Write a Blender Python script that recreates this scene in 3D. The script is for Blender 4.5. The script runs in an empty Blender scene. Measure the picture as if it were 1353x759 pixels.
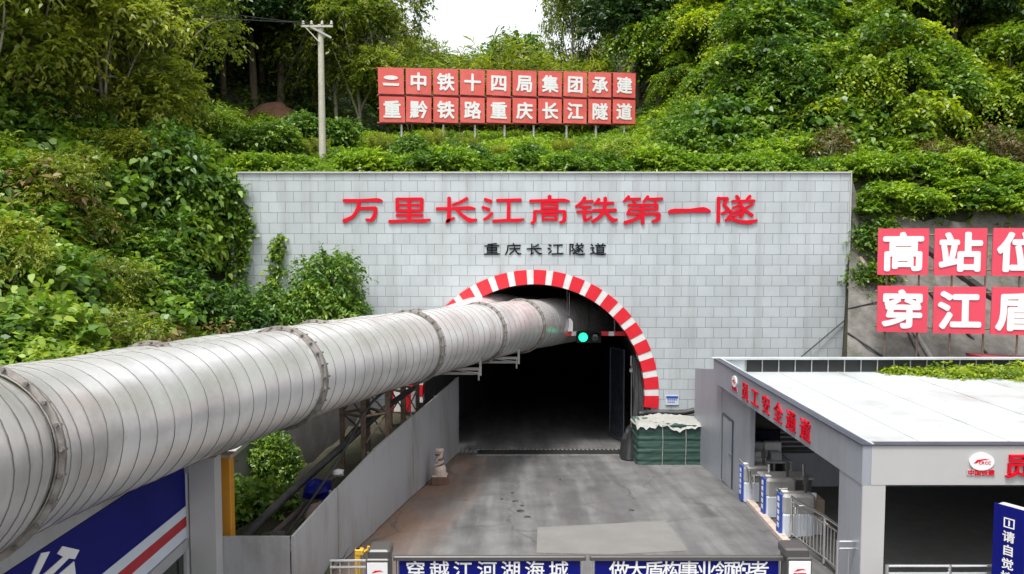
import bpy, math, random
import numpy as np
from mathutils import Vector, Matrix

# ------------------------------------------------------------------ camera, sky, sun, exposure
S = bpy.context.scene
COL = S.collection
R = math.radians
FPX, CXP, CYP, PITCH, CAMZ = 1000.0, 676.5, 379.5, R(3.5), 8.0
cam = bpy.data.cameras.new('camera')
cam.sensor_width = 36.0
cam.lens = 36.0 * FPX / 1353.0
cam.clip_end = 2000
camo = bpy.data.objects.new('camera', cam)
COL.objects.link(camo)
camo.location = (0, 0, CAMZ)
camo.rotation_euler = (R(90) - PITCH, 0, 0)
S.camera = camo

SUN_EL, SUN_AZ = R(68), R(205)            # azimuth clockwise from +Y: behind the camera, a little to the left
w = bpy.data.worlds.new('World')
S.world = w
w.use_nodes = True
wn = w.node_tree
sky = wn.nodes.new('ShaderNodeTexSky')
sky.sky_type = 'NISHITA'
sky.sun_disc = False
sky.sun_elevation = SUN_EL
sky.sun_rotation = SUN_AZ
sky.dust_density = 4.0
sky.air_density = 1.2
hsv = wn.nodes.new('ShaderNodeHueSaturation')
hsv.inputs['Saturation'].default_value = 0.18
bg = wn.nodes['Background']
bg.inputs['Strength'].default_value = 0.135
wn.links.new(sky.outputs[0], hsv.inputs['Color'])
wn.links.new(hsv.outputs[0], bg.inputs['Color'])
sl = bpy.data.lights.new('sun', 'SUN')
sl.energy = 1.5
sl.angle = R(12)
sl.color = (1.0, 0.97, 0.92)
slo = bpy.data.objects.new('sun', sl)
COL.objects.link(slo)
sd = Vector((math.sin(SUN_AZ) * math.cos(SUN_EL), math.cos(SUN_AZ) * math.cos(SUN_EL), math.sin(SUN_EL)))
slo.rotation_euler = sd.to_track_quat('Z', 'Y').to_euler()
slo.location = (0, -10, 40)
S.view_settings.view_transform = 'Standard'
S.view_settings.look = 'None'
S.view_settings.exposure = 1.24
S.view_settings.gamma = 1.0
S.cycles.max_bounces = 6
S.cycles.diffuse_bounces = 3
S.cycles.glossy_bounces = 3
S.cycles.transmission_bounces = 3
S.cycles.transparent_max_bounces = 4
S.cycles.use_denoising = True

# ------------------------------------------------------------------ helpers
def P(px, py, d):
    """a pixel of the photograph at depth d (metres along +Y) as a world point"""
    u = (px - CXP) / FPX
    v = (CYP - py) / FPX
    x, y, z = u, math.cos(PITCH) + v * math.sin(PITCH), -math.sin(PITCH) + v * math.cos(PITCH)
    k = d / y
    return Vector((x * k, d, CAMZ + z * k))

def px_x(px, d, z):
    """world x of a pixel column at depth d and height z"""
    zc = d * math.cos(PITCH) - (z - CAMZ) * math.sin(PITCH)
    return (px - CXP) / FPX * zc

def sm(a, b, t):
    t = np.clip((np.asarray(t, float) - a) / (b - a), 0, 1)
    return t * t * (3 - 2 * t)

class MB:
    def __init__(s):
        s.v, s.f, s.m = [], [], []
    def add(s, verts, faces, mi=0):
        o = len(s.v)
        s.v += [tuple(p) for p in verts]
        s.f += [tuple(i + o for i in f) for f in faces]
        s.m += [mi] * len(faces)
        return s
    def box(s, c, size, mi=0, rz=0.0, M=None):
        hx, hy, hz = size[0] / 2, size[1] / 2, size[2] / 2
        vs = [Vector((sx * hx, sy * hy, sz * hz)) for sz in (-1, 1) for sy in (-1, 1) for sx in (-1, 1)]
        if M is None:
            M = Matrix.Rotation(rz, 3, 'Z')
        vs = [M @ v + Vector(c) for v in vs]
        return s.add(vs, [(0, 2, 3, 1), (4, 5, 7, 6), (0, 1, 5, 4), (2, 6, 7, 3), (0, 4, 6, 2), (1, 3, 7, 5)], mi)
    def bbox(s, c, size, b=0.02, mi=0, rz=0.0):
        """box with chamfered vertical and top edges"""
        hx, hy, hz = size[0] / 2, size[1] / 2, size[2] / 2
        def ring(ix, z):
            x, y = hx - ix, hy - ix
            return [(-x + b, -y, z), (x - b, -y, z), (x, -y + b, z), (x, y - b, z), (x - b, y, z), (-x + b, y, z), (-x, y - b, z), (-x, -y + b, z)]
        rs = [ring(0, -hz), ring(0, hz - b), ring(b, hz)]
        M = Matrix.Rotation(rz, 3, 'Z')
        vs = [M @ Vector(p) + Vector(c) for r in rs for p in r]
        fs = [tuple(reversed(range(8))), tuple(range(16, 24))]
        for k in range(2):
            for i in range(8):
                j = (i + 1) % 8
                fs.append((k * 8 + i, k * 8 + j, k * 8 + 8 + j, k * 8 + 8 + i))
        return s.add(vs, fs, mi)
    def tube(s, path, rad, n=10, mi=0, cap=True):
        path = [Vector(p) for p in path]
        if not hasattr(rad, '__len__'):
            rad = [rad] * len(path)
        o = len(s.v)
        up = Vector((0, 0, 1))
        for i, p in enumerate(path):
            t = (path[min(i + 1, len(path) - 1)] - path[max(i - 1, 0)])
            t = t.normalized() if t.length > 1e-9 else Vector((0, 0, 1))
            a = t.cross(up)
            if a.length < 1e-3:
                a = t.cross(Vector((1, 0, 0)))
            a.normalize()
            b = a.cross(t)
            for k in range(n):
                q = 2 * math.pi * k / n
                s.v.append(tuple(p + (a * math.cos(q) + b * math.sin(q)) * rad[i]))
        for i in range(len(path) - 1):
            for k in range(n):
                j = (k + 1) % n
                s.f.append((o + i * n + k, o + i * n + j, o + (i + 1) * n + j, o + (i + 1) * n + k))
                s.m.append(mi)
        if cap:
            s.f.append(tuple(o + k for k in range(n)))
            s.f.append(tuple(o + (len(path) - 1) * n + k for k in reversed(range(n))))
            s.m += [mi, mi]
        return s
    def lathe(s, prof, c=(0, 0, 0), n=20, mi=0):
        o = len(s.v)
        for r, z in prof:
            for k in range(n):
                q = 2 * math.pi * k / n
                s.v.append((c[0] + r * math.cos(q), c[1] + r * math.sin(q), c[2] + z))
        for i in range(len(prof) - 1):
            for k in range(n):
                j = (k + 1) % n
                s.f.append((o + i * n + k, o + i * n + j, o + (i + 1) * n + j, o + (i + 1) * n + k))
                s.m.append(mi)
        s.f.append(tuple(o + (len(prof) - 1) * n + k for k in range(n)))
        s.m.append(mi)
        return s
    def prism(s, poly, M, depth, mi=0):
        """flat polygon (x, y) extruded along local z by depth, M places it"""
        n = len(poly)
        a = sum(poly[i][0] * poly[(i + 1) % n][1] - poly[(i + 1) % n][0] * poly[i][1] for i in range(n))
        if a < 0:
            poly = poly[::-1]
        vs = [M @ Vector((x, y, 0)) for x, y in poly] + [M @ Vector((x, y, depth)) for x, y in poly]
        fs = [tuple(reversed(range(n))), tuple(range(n, 2 * n))]
        fs += [(i, (i + 1) % n, n + (i + 1) % n, n + i) for i in range(n)]
        return s.add(vs, fs, mi)
    def build(s, name, mats, parent=None, loc=None, smooth=False, world=False):
        me = bpy.data.meshes.new(name)
        vs = s.v
        if parent is not None and world:
            off = parent.location
            vs = [(x - off.x, y - off.y, z - off.z) for x, y, z in vs]
        me.from_pydata(vs, [], s.f)
        for m in (mats if isinstance(mats, (list, tuple)) else [mats]):
            me.materials.append(m)
        me.polygons.foreach_set('material_index', s.m)
        if smooth:
            me.polygons.foreach_set('use_smooth', [True] * len(me.polygons))
        me.update()
        o = bpy.data.objects.new(name, me)
        COL.objects.link(o)
        if parent is not None:
            o.parent = parent
        if loc is not None:
            o.location = loc
        return o

def tag(o, label=None, cat=None, group=None, kind=None):
    if label: o['label'] = label
    if cat: o['category'] = cat
    if group: o['group'] = group
    if kind: o['kind'] = kind
    return o

def thing(name, loc, label, cat, group=None):
    o = bpy.data.objects.new(name, None)
    COL.objects.link(o)
    o.location = loc
    o.empty_display_size = 0.2
    return tag(o, label, cat, group)

def copy_tree(o, parent=None):
    c = o.copy()
    COL.objects.link(c)
    if parent is not None:
        c.parent = parent
    for ch in list(o.children):
        copy_tree(ch, c)
    return c

# ------------------------------------------------------------------ materials
def mat(name, col, rough=0.6, metal=0.0, var=0.12, scale=3.0, dirt=None, dirt_scale=0.6, dirt_amt=0.0, bump=0.0, bscale=40.0, spec=None, stretch=None):
    m = bpy.data.materials.new(name)
    m.use_nodes = True
    nt = m.node_tree
    b = nt.nodes['Principled BSDF']
    tc = nt.nodes.new('ShaderNodeTexCoord')
    vec = tc.outputs['Object']
    if stretch:
        mp = nt.nodes.new('ShaderNodeMapping')
        mp.inputs['Scale'].default_value = stretch
        nt.links.new(vec, mp.inputs['Vector'])
        vec = mp.outputs[0]
    n = nt.nodes.new('ShaderNodeTexNoise')
    n.inputs['Scale'].default_value = scale
    n.inputs['Detail'].default_value = 6
    n.inputs['Roughness'].default_value = 0.65
    nt.links.new(vec, n.inputs['Vector'])
    r = nt.nodes.new('ShaderNodeValToRGB')
    r.color_ramp.elements[0].position = 0.3
    r.color_ramp.elements[1].position = 0.7
    r.color_ramp.elements[0].color = (*[c * (1 - var) for c in col], 1)
    r.color_ramp.elements[1].color = (*[min(1, c * (1 + var)) for c in col], 1)
    nt.links.new(n.outputs['Fac'], r.inputs['Fac'])
    out = r.outputs['Color']
    if dirt:
        n2 = nt.nodes.new('ShaderNodeTexNoise')
        n2.inputs['Scale'].default_value = dirt_scale
        n2.inputs['Detail'].default_value = 8
        n2.inputs['Roughness'].default_value = 0.7
        nt.links.new(vec, n2.inputs['Vector'])
        r2 = nt.nodes.new('ShaderNodeValToRGB')
        r2.color_ramp.elements[0].position = 0.48
        r2.color_ramp.elements[1].position = 0.68
        r2.color_ramp.elements[0].color = (0, 0, 0, 1)
        r2.color_ramp.elements[1].color = (dirt_amt,) * 3 + (1,)
        nt.links.new(n2.outputs['Fac'], r2.inputs['Fac'])
        mx = nt.nodes.new('ShaderNodeMixRGB')
        nt.links.new(r2.outputs[0], mx.inputs['Fac'])
        nt.links.new(out, mx.inputs['Color1'])
        mx.inputs['Color2'].default_value = (*dirt, 1)
        out = mx.outputs[0]
    nt.links.new(out, b.inputs['Base Color'])
    b.inputs['Roughness'].default_value = rough
    b.inputs['Metallic'].default_value = metal
    if spec is not None:
        b.inputs['Specular IOR Level'].default_value = spec
    if bump:
        n3 = nt.nodes.new('ShaderNodeTexNoise')
        n3.inputs['Scale'].default_value = bscale
        n3.inputs['Detail'].default_value = 5
        nt.links.new(tc.outputs['Object'], n3.inputs['Vector'])
        bp = nt.nodes.new('ShaderNodeBump')
        bp.inputs['Strength'].default_value = bump
        bp.inputs['Distance'].default_value = 0.05
        nt.links.new(n3.outputs['Fac'], bp.inputs['Height'])
        nt.links.new(bp.outputs[0], b.inputs['Normal'])
    return m

M = {}
M['red'] = mat('red_paint', (0.55, 0.008, 0.02), 0.45, var=0.12)
M['red_letter'] = mat('red_letter', (0.52, 0.002, 0.015), 0.5, var=0.06, spec=0.2)
M['white'] = mat('white_paint', (0.58, 0.57, 0.56), 0.5, var=0.06, dirt=(0.35, 0.3, 0.25), dirt_amt=0.35, dirt_scale=2)
M['whiteplain'] = mat('white_letter', (0.66, 0.66, 0.66), 0.5, var=0.02)
M['black'] = mat('black_letter', (0.008, 0.01, 0.012), 0.85, var=0.1, spec=0.1)
M['rubber'] = mat('black_rubber', (0.018, 0.018, 0.02), 0.55, var=0.2, dirt=(0.1, 0.09, 0.08), dirt_amt=0.6, dirt_scale=1.5)
M['salmon'] = mat('faded_red_board', (0.57, 0.085, 0.07), 0.5, var=0.1, scale=1.2, dirt=(0.75, 0.25, 0.2), dirt_amt=0.3, dirt_scale=0.8)
M['pinkred'] = mat('red_sign_board', (0.57, 0.045, 0.08), 0.5, var=0.06, scale=1.0)
M['galv'] = mat('galvanised_steel', (0.88, 0.88, 0.87), 0.33, 0.70, var=0.07, scale=1.3, dirt=(0.38, 0.35, 0.31), dirt_amt=0.5, dirt_scale=0.55, bump=0.05, bscale=6)
M['seam'] = mat('seam_shade_and_bolts', (0.13, 0.12, 0.11), 0.7, 0.2, var=0.3)  # dark colour imitating the shadow at the lock seams; the flange bolts share it
M['flange'] = mat('flange_steel', (0.27, 0.25, 0.23), 0.6, 0.5, var=0.3, scale=8, dirt=(0.1, 0.07, 0.05), dirt_amt=0.8, dirt_scale=3)
M['steel'] = mat('dull_steel', (0.36, 0.36, 0.35), 0.5, 0.4, var=0.2, scale=5, dirt=(0.16, 0.1, 0.07), dirt_amt=0.6, dirt_scale=2.5)
M['rust'] = mat('rusty_steel', (0.16, 0.11, 0.085), 0.75, 0.2, var=0.4, scale=6)
M['inox'] = mat('stainless_steel', (0.7, 0.7, 0.69), 0.25, 0.95, var=0.05)
M['hoard'] = mat('grey_sheet_panel', (0.34, 0.343, 0.352), 0.42, 0.15, var=0.06, scale=0.9, dirt=(0.19, 0.165, 0.14), dirt_amt=0.75, dirt_scale=0.9, stretch=(1, 1, 0.35))
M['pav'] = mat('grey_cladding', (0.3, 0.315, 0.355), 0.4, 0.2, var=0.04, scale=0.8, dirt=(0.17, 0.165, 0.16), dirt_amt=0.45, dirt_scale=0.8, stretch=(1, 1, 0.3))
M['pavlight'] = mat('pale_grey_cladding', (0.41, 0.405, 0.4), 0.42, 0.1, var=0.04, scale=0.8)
M['roof'] = mat('white_roof_sheet', (0.39, 0.42, 0.435), 0.45, var=0.03, scale=0.5, dirt=(0.25, 0.25, 0.235), dirt_amt=0.7, dirt_scale=0.6)
M['trim'] = mat('dark_trim', (0.06, 0.065, 0.09), 0.4, 0.3)
M['darkpanel'] = mat('dark_panel', (0.016, 0.018, 0.018), 0.8, var=0.3)
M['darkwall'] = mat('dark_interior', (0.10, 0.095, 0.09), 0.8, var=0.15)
M['blue'] = mat('blue_panel', (0.003, 0.005, 0.12), 0.5, var=0.12, scale=1.2, spec=0.15)
M['blue2'] = mat('light_blue_panel', (0.02, 0.06, 0.33), 0.45, var=0.1)
M['stripered'] = mat('deep_red_stripe', (0.33, 0.012, 0.02), 0.45)
M['glass'] = mat('dark_glass', (0.02, 0.025, 0.022), 0.08, 0.0, var=0.2)
M['yellow'] = mat('yellow_paint', (0.62, 0.36, 0.02), 0.5, var=0.15, dirt=(0.2, 0.12, 0.05), dirt_amt=0.6, dirt_scale=4)
M['orange'] = mat('orange_paint', (0.55, 0.24, 0.02), 0.5, var=0.15, dirt=(0.2, 0.1, 0.05), dirt_amt=0.5, dirt_scale=3)
M['redroof'] = mat('dark_red_steel', (0.22, 0.02, 0.03), 0.5, var=0.12)
M['pole'] = mat('pale_concrete_pole', (0.42, 0.4, 0.33), 0.8, var=0.12, scale=4, dirt=(0.28, 0.27, 0.2), dirt_amt=0.5, dirt_scale=1.2)
M['wire'] = mat('cable_black', (0.02, 0.02, 0.02), 0.6)
M['conc'] = mat('concrete', (0.21, 0.205, 0.195), 0.85, var=0.15, scale=1.5, dirt=(0.14, 0.12, 0.09), dirt_amt=0.8, dirt_scale=0.5, bump=0.3, bscale=9)
M['tunnel'] = mat('sooty_concrete', (0.045, 0.043, 0.042), 0.9, var=0.25, scale=0.8, bump=0.2, bscale=6)  # dark tone over the whole bore
M['paper'] = mat('white_paper', (0.7, 0.7, 0.7), 0.6, var=0.02)
M['carton'] = mat('brown_carton', (0.17, 0.13, 0.10), 0.8, var=0.15)
M['boxgrey'] = mat('pale_grey_plastic', (0.38, 0.38, 0.4), 0.45, var=0.05)
M['darkgrey'] = mat('dark_grey_plastic', (0.06, 0.056, 0.054), 0.4, var=0.1)
M['turnwhite'] = mat('turnstile_white', (0.5, 0.54, 0.6), 0.4, var=0.04)
M['wood'] = mat('pale_timber', (0.42, 0.35, 0.26), 0.8, var=0.25, scale=5, dirt=(0.2, 0.14, 0.09), dirt_amt=0.7, dirt_scale=1.5)
M['bark'] = mat('bark', (0.10, 0.075, 0.052), 0.9, var=0.35, scale=6, stretch=(1, 1, 0.25))
M['palebark'] = mat('pale_bark', (0.30, 0.27, 0.21), 0.85, var=0.25, scale=6, stretch=(1, 1, 0.25))
M['stone'] = mat('worn_stone', (0.47, 0.385, 0.33), 0.8, var=0.2, scale=9)
M['brownbase'] = mat('brown_block', (0.12, 0.065, 0.05), 0.8, var=0.3, scale=6)
M['tarp'] = mat('white_tarpaulin', (0.27, 0.275, 0.255), 0.6, var=0.12, scale=3, dirt=(0.3, 0.28, 0.24), dirt_amt=0.6, dirt_scale=2, bump=0.6, bscale=7)
M['drape'] = mat('black_sheeting', (0.022, 0.023, 0.024), 0.45, var=0.3)
M['screen'] = mat('dark_blue_screen', (0.006, 0.007, 0.03), 0.2, var=0.2)

def wire_mat():
    m = mat('green_netting', (0.016, 0.048, 0.038), 0.65, var=0.45, scale=5, stretch=(0.5, 0.5, 5.5), dirt=(0.06, 0.12, 0.09), dirt_amt=0.7, dirt_scale=1.4)
    return m
M['net'] = wire_mat()

def stone_facing():
    m = bpy.data.materials.new('grey_stone_tiles')
    m.use_nodes = True
    nt = m.node_tree
    L = nt.links
    b = nt.nodes['Principled BSDF']
    tc = nt.nodes.new('ShaderNodeTexCoord')
    sp = nt.nodes.new('ShaderNodeSeparateXYZ')
    L.new(tc.outputs['Object'], sp.inputs[0])
    cb = nt.nodes.new('ShaderNodeCombineXYZ')
    L.new(sp.outputs['X'], cb.inputs['X'])
    L.new(sp.outputs['Z'], cb.inputs['Y'])
    # joints wander a little
    wn_ = nt.nodes.new('ShaderNodeTexNoise'); wn_.inputs['Scale'].default_value = 1.7
    L.new(tc.outputs['Object'], wn_.inputs['Vector'])
    vm = nt.nodes.new('ShaderNodeVectorMath'); vm.operation = 'MULTIPLY_ADD'
    vm.inputs[1].default_value = (0.03, 0.02, 0)
    L.new(wn_.outputs['Color'], vm.inputs[0]); L.new(cb.outputs[0], vm.inputs[2])
    def brick(c1, c2, mo):
        t = nt.nodes.new('ShaderNodeTexBrick')
        t.inputs['Scale'].default_value = 1.0
        t.inputs['Brick Width'].default_value = 0.62
        t.inputs['Row Height'].default_value = 0.394
        t.inputs['Mortar Size'].default_value = 0.0085
        t.inputs['Mortar Smooth'].default_value = 0.25
        t.offset = 0.5
        t.inputs['Color1'].default_value = c1; t.inputs['Color2'].default_value = c2; t.inputs['Mortar'].default_value = mo
        L.new(vm.outputs[0], t.inputs['Vector'])
        return t
    t = brick((0.36, 0.39, 0.406, 1), (0.405, 0.437, 0.452, 1), (0.15, 0.155, 0.16, 1))
    # weathered blotches
    n = nt.nodes.new('ShaderNodeTexNoise'); n.inputs['Scale'].default_value = 0.35; n.inputs['Detail'].default_value = 7; n.inputs['Roughness'].default_value = 0.65
    L.new(tc.outputs['Object'], n.inputs['Vector'])
    r = nt.nodes.new('ShaderNodeValToRGB')
    r.color_ramp.elements[0].position = 0.3; r.color_ramp.elements[0].color = (0.86, 0.86, 0.85, 1)
    r.color_ramp.elements[1].position = 0.68; r.color_ramp.elements[1].color = (1.08, 1.09, 1.1, 1)
    L.new(n.outputs['Fac'], r.inputs['Fac'])
    mx = nt.nodes.new('ShaderNodeMixRGB'); mx.blend_type = 'MULTIPLY'; mx.inputs['Fac'].default_value = 1
    L.new(t.outputs['Color'], mx.inputs['Color1']); L.new(r.outputs[0], mx.inputs['Color2'])
    # rain streaks, stretched downwards
    mp = nt.nodes.new('ShaderNodeMapping'); mp.inputs['Scale'].default_value = (2.2, 2.2, 0.12)
    L.new(tc.outputs['Object'], mp.inputs['Vector'])
    n2 = nt.nodes.new('ShaderNodeTexNoise'); n2.inputs['Scale'].default_value = 1.0; n2.inputs['Detail'].default_value = 6
    L.new(mp.outputs[0], n2.inputs['Vector'])
    r2 = nt.nodes.new('ShaderNodeValToRGB')
    r2.color_ramp.elements[0].position = 0.5; r2.color_ramp.elements[0].color = (0, 0, 0, 1)
    r2.color_ramp.elements[1].position = 0.8; r2.color_ramp.elements[1].color = (0.6, 0.6, 0.6, 1)
    L.new(n2.outputs['Fac'], r2.inputs['Fac'])
    mx2 = nt.nodes.new('ShaderNodeMixRGB')
    L.new(r2.outputs[0], mx2.inputs['Fac']); L.new(mx.outputs[0], mx2.inputs['Color1']); mx2.inputs['Color2'].default_value = (0.22, 0.225, 0.22, 1)
    L.new(mx2.outputs[0], b.inputs['Base Color'])
    b.inputs['Roughness'].default_value = 0.55
    bp = nt.nodes.new('ShaderNodeBump'); bp.inputs['Strength'].default_value = 0.5; bp.inputs['Distance'].default_value = 0.02
    inv = nt.nodes.new('ShaderNodeMath'); inv.operation = 'SUBTRACT'; inv.inputs[0].default_value = 1
    L.new(t.outputs['Fac'], inv.inputs[1]); L.new(inv.outputs[0], bp.inputs['Height'])
    L.new(bp.outputs[0], b.inputs['Normal'])
    return m
M['facing'] = stone_facing()

def road_mat():
    m = bpy.data.materials.new('worn_concrete_road')
    m.use_nodes = True
    nt = m.node_tree; L = nt.links
    b = nt.nodes['Principled BSDF']
    tc = nt.nodes.new('ShaderNodeTexCoord')
    def noise(scale, stretch, detail=7, rough=0.65):
        mp = nt.nodes.new('ShaderNodeMapping'); mp.inputs['Scale'].default_value = stretch
        mp.inputs['Rotation'].default_value = (0, 0, R(-6))
        L.new(tc.outputs['Object'], mp.inputs['Vector'])
        n = nt.nodes.new('ShaderNodeTexNoise'); n.inputs['Scale'].default_value = scale
        n.inputs['Detail'].default_value = detail; n.inputs['Roughness'].default_value = rough
        L.new(mp.outputs[0], n.inputs['Vector'])
        return n.outputs['Fac']
    def ramp(f, p0, c0, p1, c1):
        r = nt.nodes.new('ShaderNodeValToRGB')
        r.color_ramp.elements[0].position = p0; r.color_ramp.elements[0].color = (*c0, 1)
        r.color_ramp.elements[1].position = p1; r.color_ramp.elements[1].color = (*c1, 1)
        L.new(f, r.inputs['Fac'])
        return r.outputs[0]
    def mix(f, a, bcol, blend='MIX'):
        mx = nt.nodes.new('ShaderNodeMixRGB'); mx.blend_type = blend
        if isinstance(f, float): mx.inputs['Fac'].default_value = f
        else: L.new(f, mx.inputs['Fac'])
        L.new(a, mx.inputs['Color1'])
        if isinstance(bcol, tuple): mx.inputs['Color2'].default_value = (*bcol, 1)
        else: L.new(bcol, mx.inputs['Color2'])
        return mx.outputs[0]
    base = ramp(noise(1.2, (1, 1, 1)), 0.3, (0.102, 0.101, 0.101), 0.72, (0.165, 0.163, 0.162))
    streak = ramp(noise(1.0, (1.6, 0.10, 1)), 0.42, (0.68, 0.68, 0.69), 0.62, (1.12, 1.12, 1.1))
    c = mix(1.0, base, streak, 'MULTIPLY')
    spots = ramp(noise(7, (1, 0.7, 1), 4), 0.66, (0, 0, 0), 0.76, (0.6, 0.6, 0.6))
    c = mix(spots, c, (0.06, 0.058, 0.055))
    pale = ramp(noise(3.5, (1, 0.35, 1), 6), 0.66, (0, 0, 0), 0.8, (0.5, 0.5, 0.5))
    c = mix(pale, c, (0.23, 0.225, 0.215))
    # mud tracked along the left edge (a stain with a shape of its own)
    at = nt.nodes.new('ShaderNodeAttribute'); at.attribute_name = 'mud'
    mn = noise(0.9, (1, 0.5, 1), 8)
    ma = nt.nodes.new('ShaderNodeMath'); ma.operation = 'MULTIPLY'
    L.new(at.outputs['Fac'], ma.inputs[0])
    rr = ramp(mn, 0.32, (0.25, 0.25, 0.25), 0.62, (1, 1, 1))
    L.new(rr, ma.inputs[1])
    c = mix(ma.outputs[0], c, (0.20, 0.112, 0.066))
    vo = nt.nodes.new('ShaderNodeTexVoronoi'); vo.feature = 'DISTANCE_TO_EDGE'; vo.inputs['Scale'].default_value = 0.33
    vmx = nt.nodes.new('ShaderNodeVectorMath'); vmx.operation = 'MULTIPLY_ADD'; vmx.inputs[1].default_value = (0.9, 0.9, 0)
    nz = nt.nodes.new('ShaderNodeTexNoise'); nz.inputs['Scale'].default_value = 1.1; nz.inputs['Detail'].default_value = 5
    L.new(tc.outputs['Object'], nz.inputs['Vector']); L.new(nz.outputs['Color'], vmx.inputs[0]); L.new(tc.outputs['Object'], vmx.inputs[2]); L.new(vmx.outputs[0], vo.inputs['Vector'])
    ck = ramp(vo.outputs['Distance'], 0.0, (0.75, 0.75, 0.75), 0.009, (0, 0, 0))
    c = mix(ck, c, (0.05, 0.048, 0.045))
    track = ramp(noise(0.55, (2.3, 0.03, 1), 3), 0.52, (0, 0, 0), 0.62, (0.45, 0.45, 0.45))
    c = mix(track, c, (0.075, 0.072, 0.07))
    L.new(c, b.inputs['Base Color'])
    rg = ramp(noise(0.8, (1, 0.5, 1)), 0.35, (0.42, 0.42, 0.42), 0.7, (0.8, 0.8, 0.8))
    L.new(rg, b.inputs['Roughness'])
    bp = nt.nodes.new('ShaderNodeBump'); bp.inputs['Strength'].default_value = 0.25; bp.inputs['Distance'].default_value = 0.02
    L.new(noise(14, (1, 1, 1)), bp.inputs['Height']); L.new(bp.outputs[0], b.inputs['Normal'])
    return m
M['road'] = road_mat()
M['soil'] = mat('dark_soil', (0.035, 0.032, 0.018), 0.95, var=0.5, scale=0.8, dirt=(0.028, 0.042, 0.012), dirt_amt=0.9, dirt_scale=0.5, bump=0.6, bscale=3)
M['patch'] = mat('pale_concrete_patch', (0.155, 0.15, 0.142), 0.75, var=0.12, scale=1.5, dirt=(0.15, 0.145, 0.14), dirt_amt=0.8, dirt_scale=0.9)
M['grate'] = mat('dark_grate', (0.03, 0.03, 0.03), 0.6, 0.4, var=0.4, scale=6)
M['shot'] = mat('sprayed_concrete', (0.125, 0.12, 0.108), 0.9, var=0.4, scale=1.6, dirt=(0.035, 0.042, 0.018), dirt_amt=0.95, dirt_scale=0.7, bump=1.0, bscale=4)

def leaf_mat(name, cols, transl=0.3, rough=0.42, spec=0.5):
    m = bpy.data.materials.new(name)
    m.use_nodes = True
    nt = m.node_tree; L = nt.links
    b = nt.nodes['Principled BSDF']
    at = nt.nodes.new('ShaderNodeAttribute'); at.attribute_name = 'tint'
    oi = nt.nodes.new('ShaderNodeObjectInfo')
    ad = nt.nodes.new('ShaderNodeMath'); ad.operation = 'MULTIPLY_ADD'
    L.new(oi.outputs['Random'], ad.inputs[0]); ad.inputs[1].default_value = 0.42
    sb = nt.nodes.new('ShaderNodeMath'); sb.operation = 'SUBTRACT'; sb.inputs[1].default_value = 0.19
    L.new(at.outputs['Fac'], sb.inputs[0]); L.new(sb.outputs[0], ad.inputs[2])
    r = nt.nodes.new('ShaderNodeValToRGB')
    els = r.color_ramp.elements
    els[0].position = 0.0; els[0].color = (*cols[0], 1)
    els[1].position = 1.0; els[1].color = (*cols[-1], 1)
    for i in range(1, len(cols) - 1):
        e = els.new(i / (len(cols) - 1)); e.color = (*cols[i], 1)
    L.new(ad.outputs[0], r.inputs['Fac'])
    L.new(r.outputs[0], b.inputs['Base Color'])
    b.inputs['Roughness'].default_value = rough
    b.inputs['Specular IOR Level'].default_value = spec
    tr = nt.nodes.new('ShaderNodeBsdfTranslucent')
    br = nt.nodes.new('ShaderNodeMixRGB'); br.blend_type = 'MULTIPLY'; br.inputs['Fac'].default_value = 1
    L.new(r.outputs[0], br.inputs['Color1']); br.inputs['Color2'].default_value = (1.5, 1.6, 0.7, 1)
    L.new(br.outputs[0], tr.inputs['Color'])
    ms = nt.nodes.new('ShaderNodeMixShader'); ms.inputs['Fac'].default_value = transl
    L.new(b.outputs[0], ms.inputs[1]); L.new(tr.outputs[0], ms.inputs[2])
    L.new(ms.outputs[0], nt.nodes['Material Output'].inputs['Surface'])
    return m
M['leaf_vine'] = leaf_mat('vine_leaves', [(0.03, 0.072, 0.010), (0.09, 0.165, 0.012), (0.20, 0.28, 0.014), (0.36, 0.41, 0.022)], 0.38)
M['leaf_broad'] = leaf_mat('broad_leaves', [(0.03, 0.078, 0.014), (0.078, 0.165, 0.02), (0.155, 0.255, 0.026), (0.27, 0.34, 0.034)], 0.3, 0.42, 0.5)
M['leaf_dry'] = leaf_mat('dry_leaves', [(0.05, 0.04, 0.015), (0.10, 0.075, 0.025), (0.17, 0.12, 0.04), (0.24, 0.17, 0.06)], 0.25)
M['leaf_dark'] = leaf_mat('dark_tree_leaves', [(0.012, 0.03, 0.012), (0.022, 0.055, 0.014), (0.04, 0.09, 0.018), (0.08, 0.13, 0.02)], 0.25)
M['leaf_airy'] = leaf_mat('yellow_green_leaves', [(0.06, 0.095, 0.016), (0.13, 0.18, 0.022), (0.23, 0.27, 0.03), (0.34, 0.35, 0.045)], 0.42)
M['leaf_herb'] = leaf_mat('herb_leaves', [(0.045, 0.11, 0.010), (0.12, 0.22, 0.014), (0.22, 0.33, 0.018), (0.32, 0.41, 0.03)], 0.38)

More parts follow.
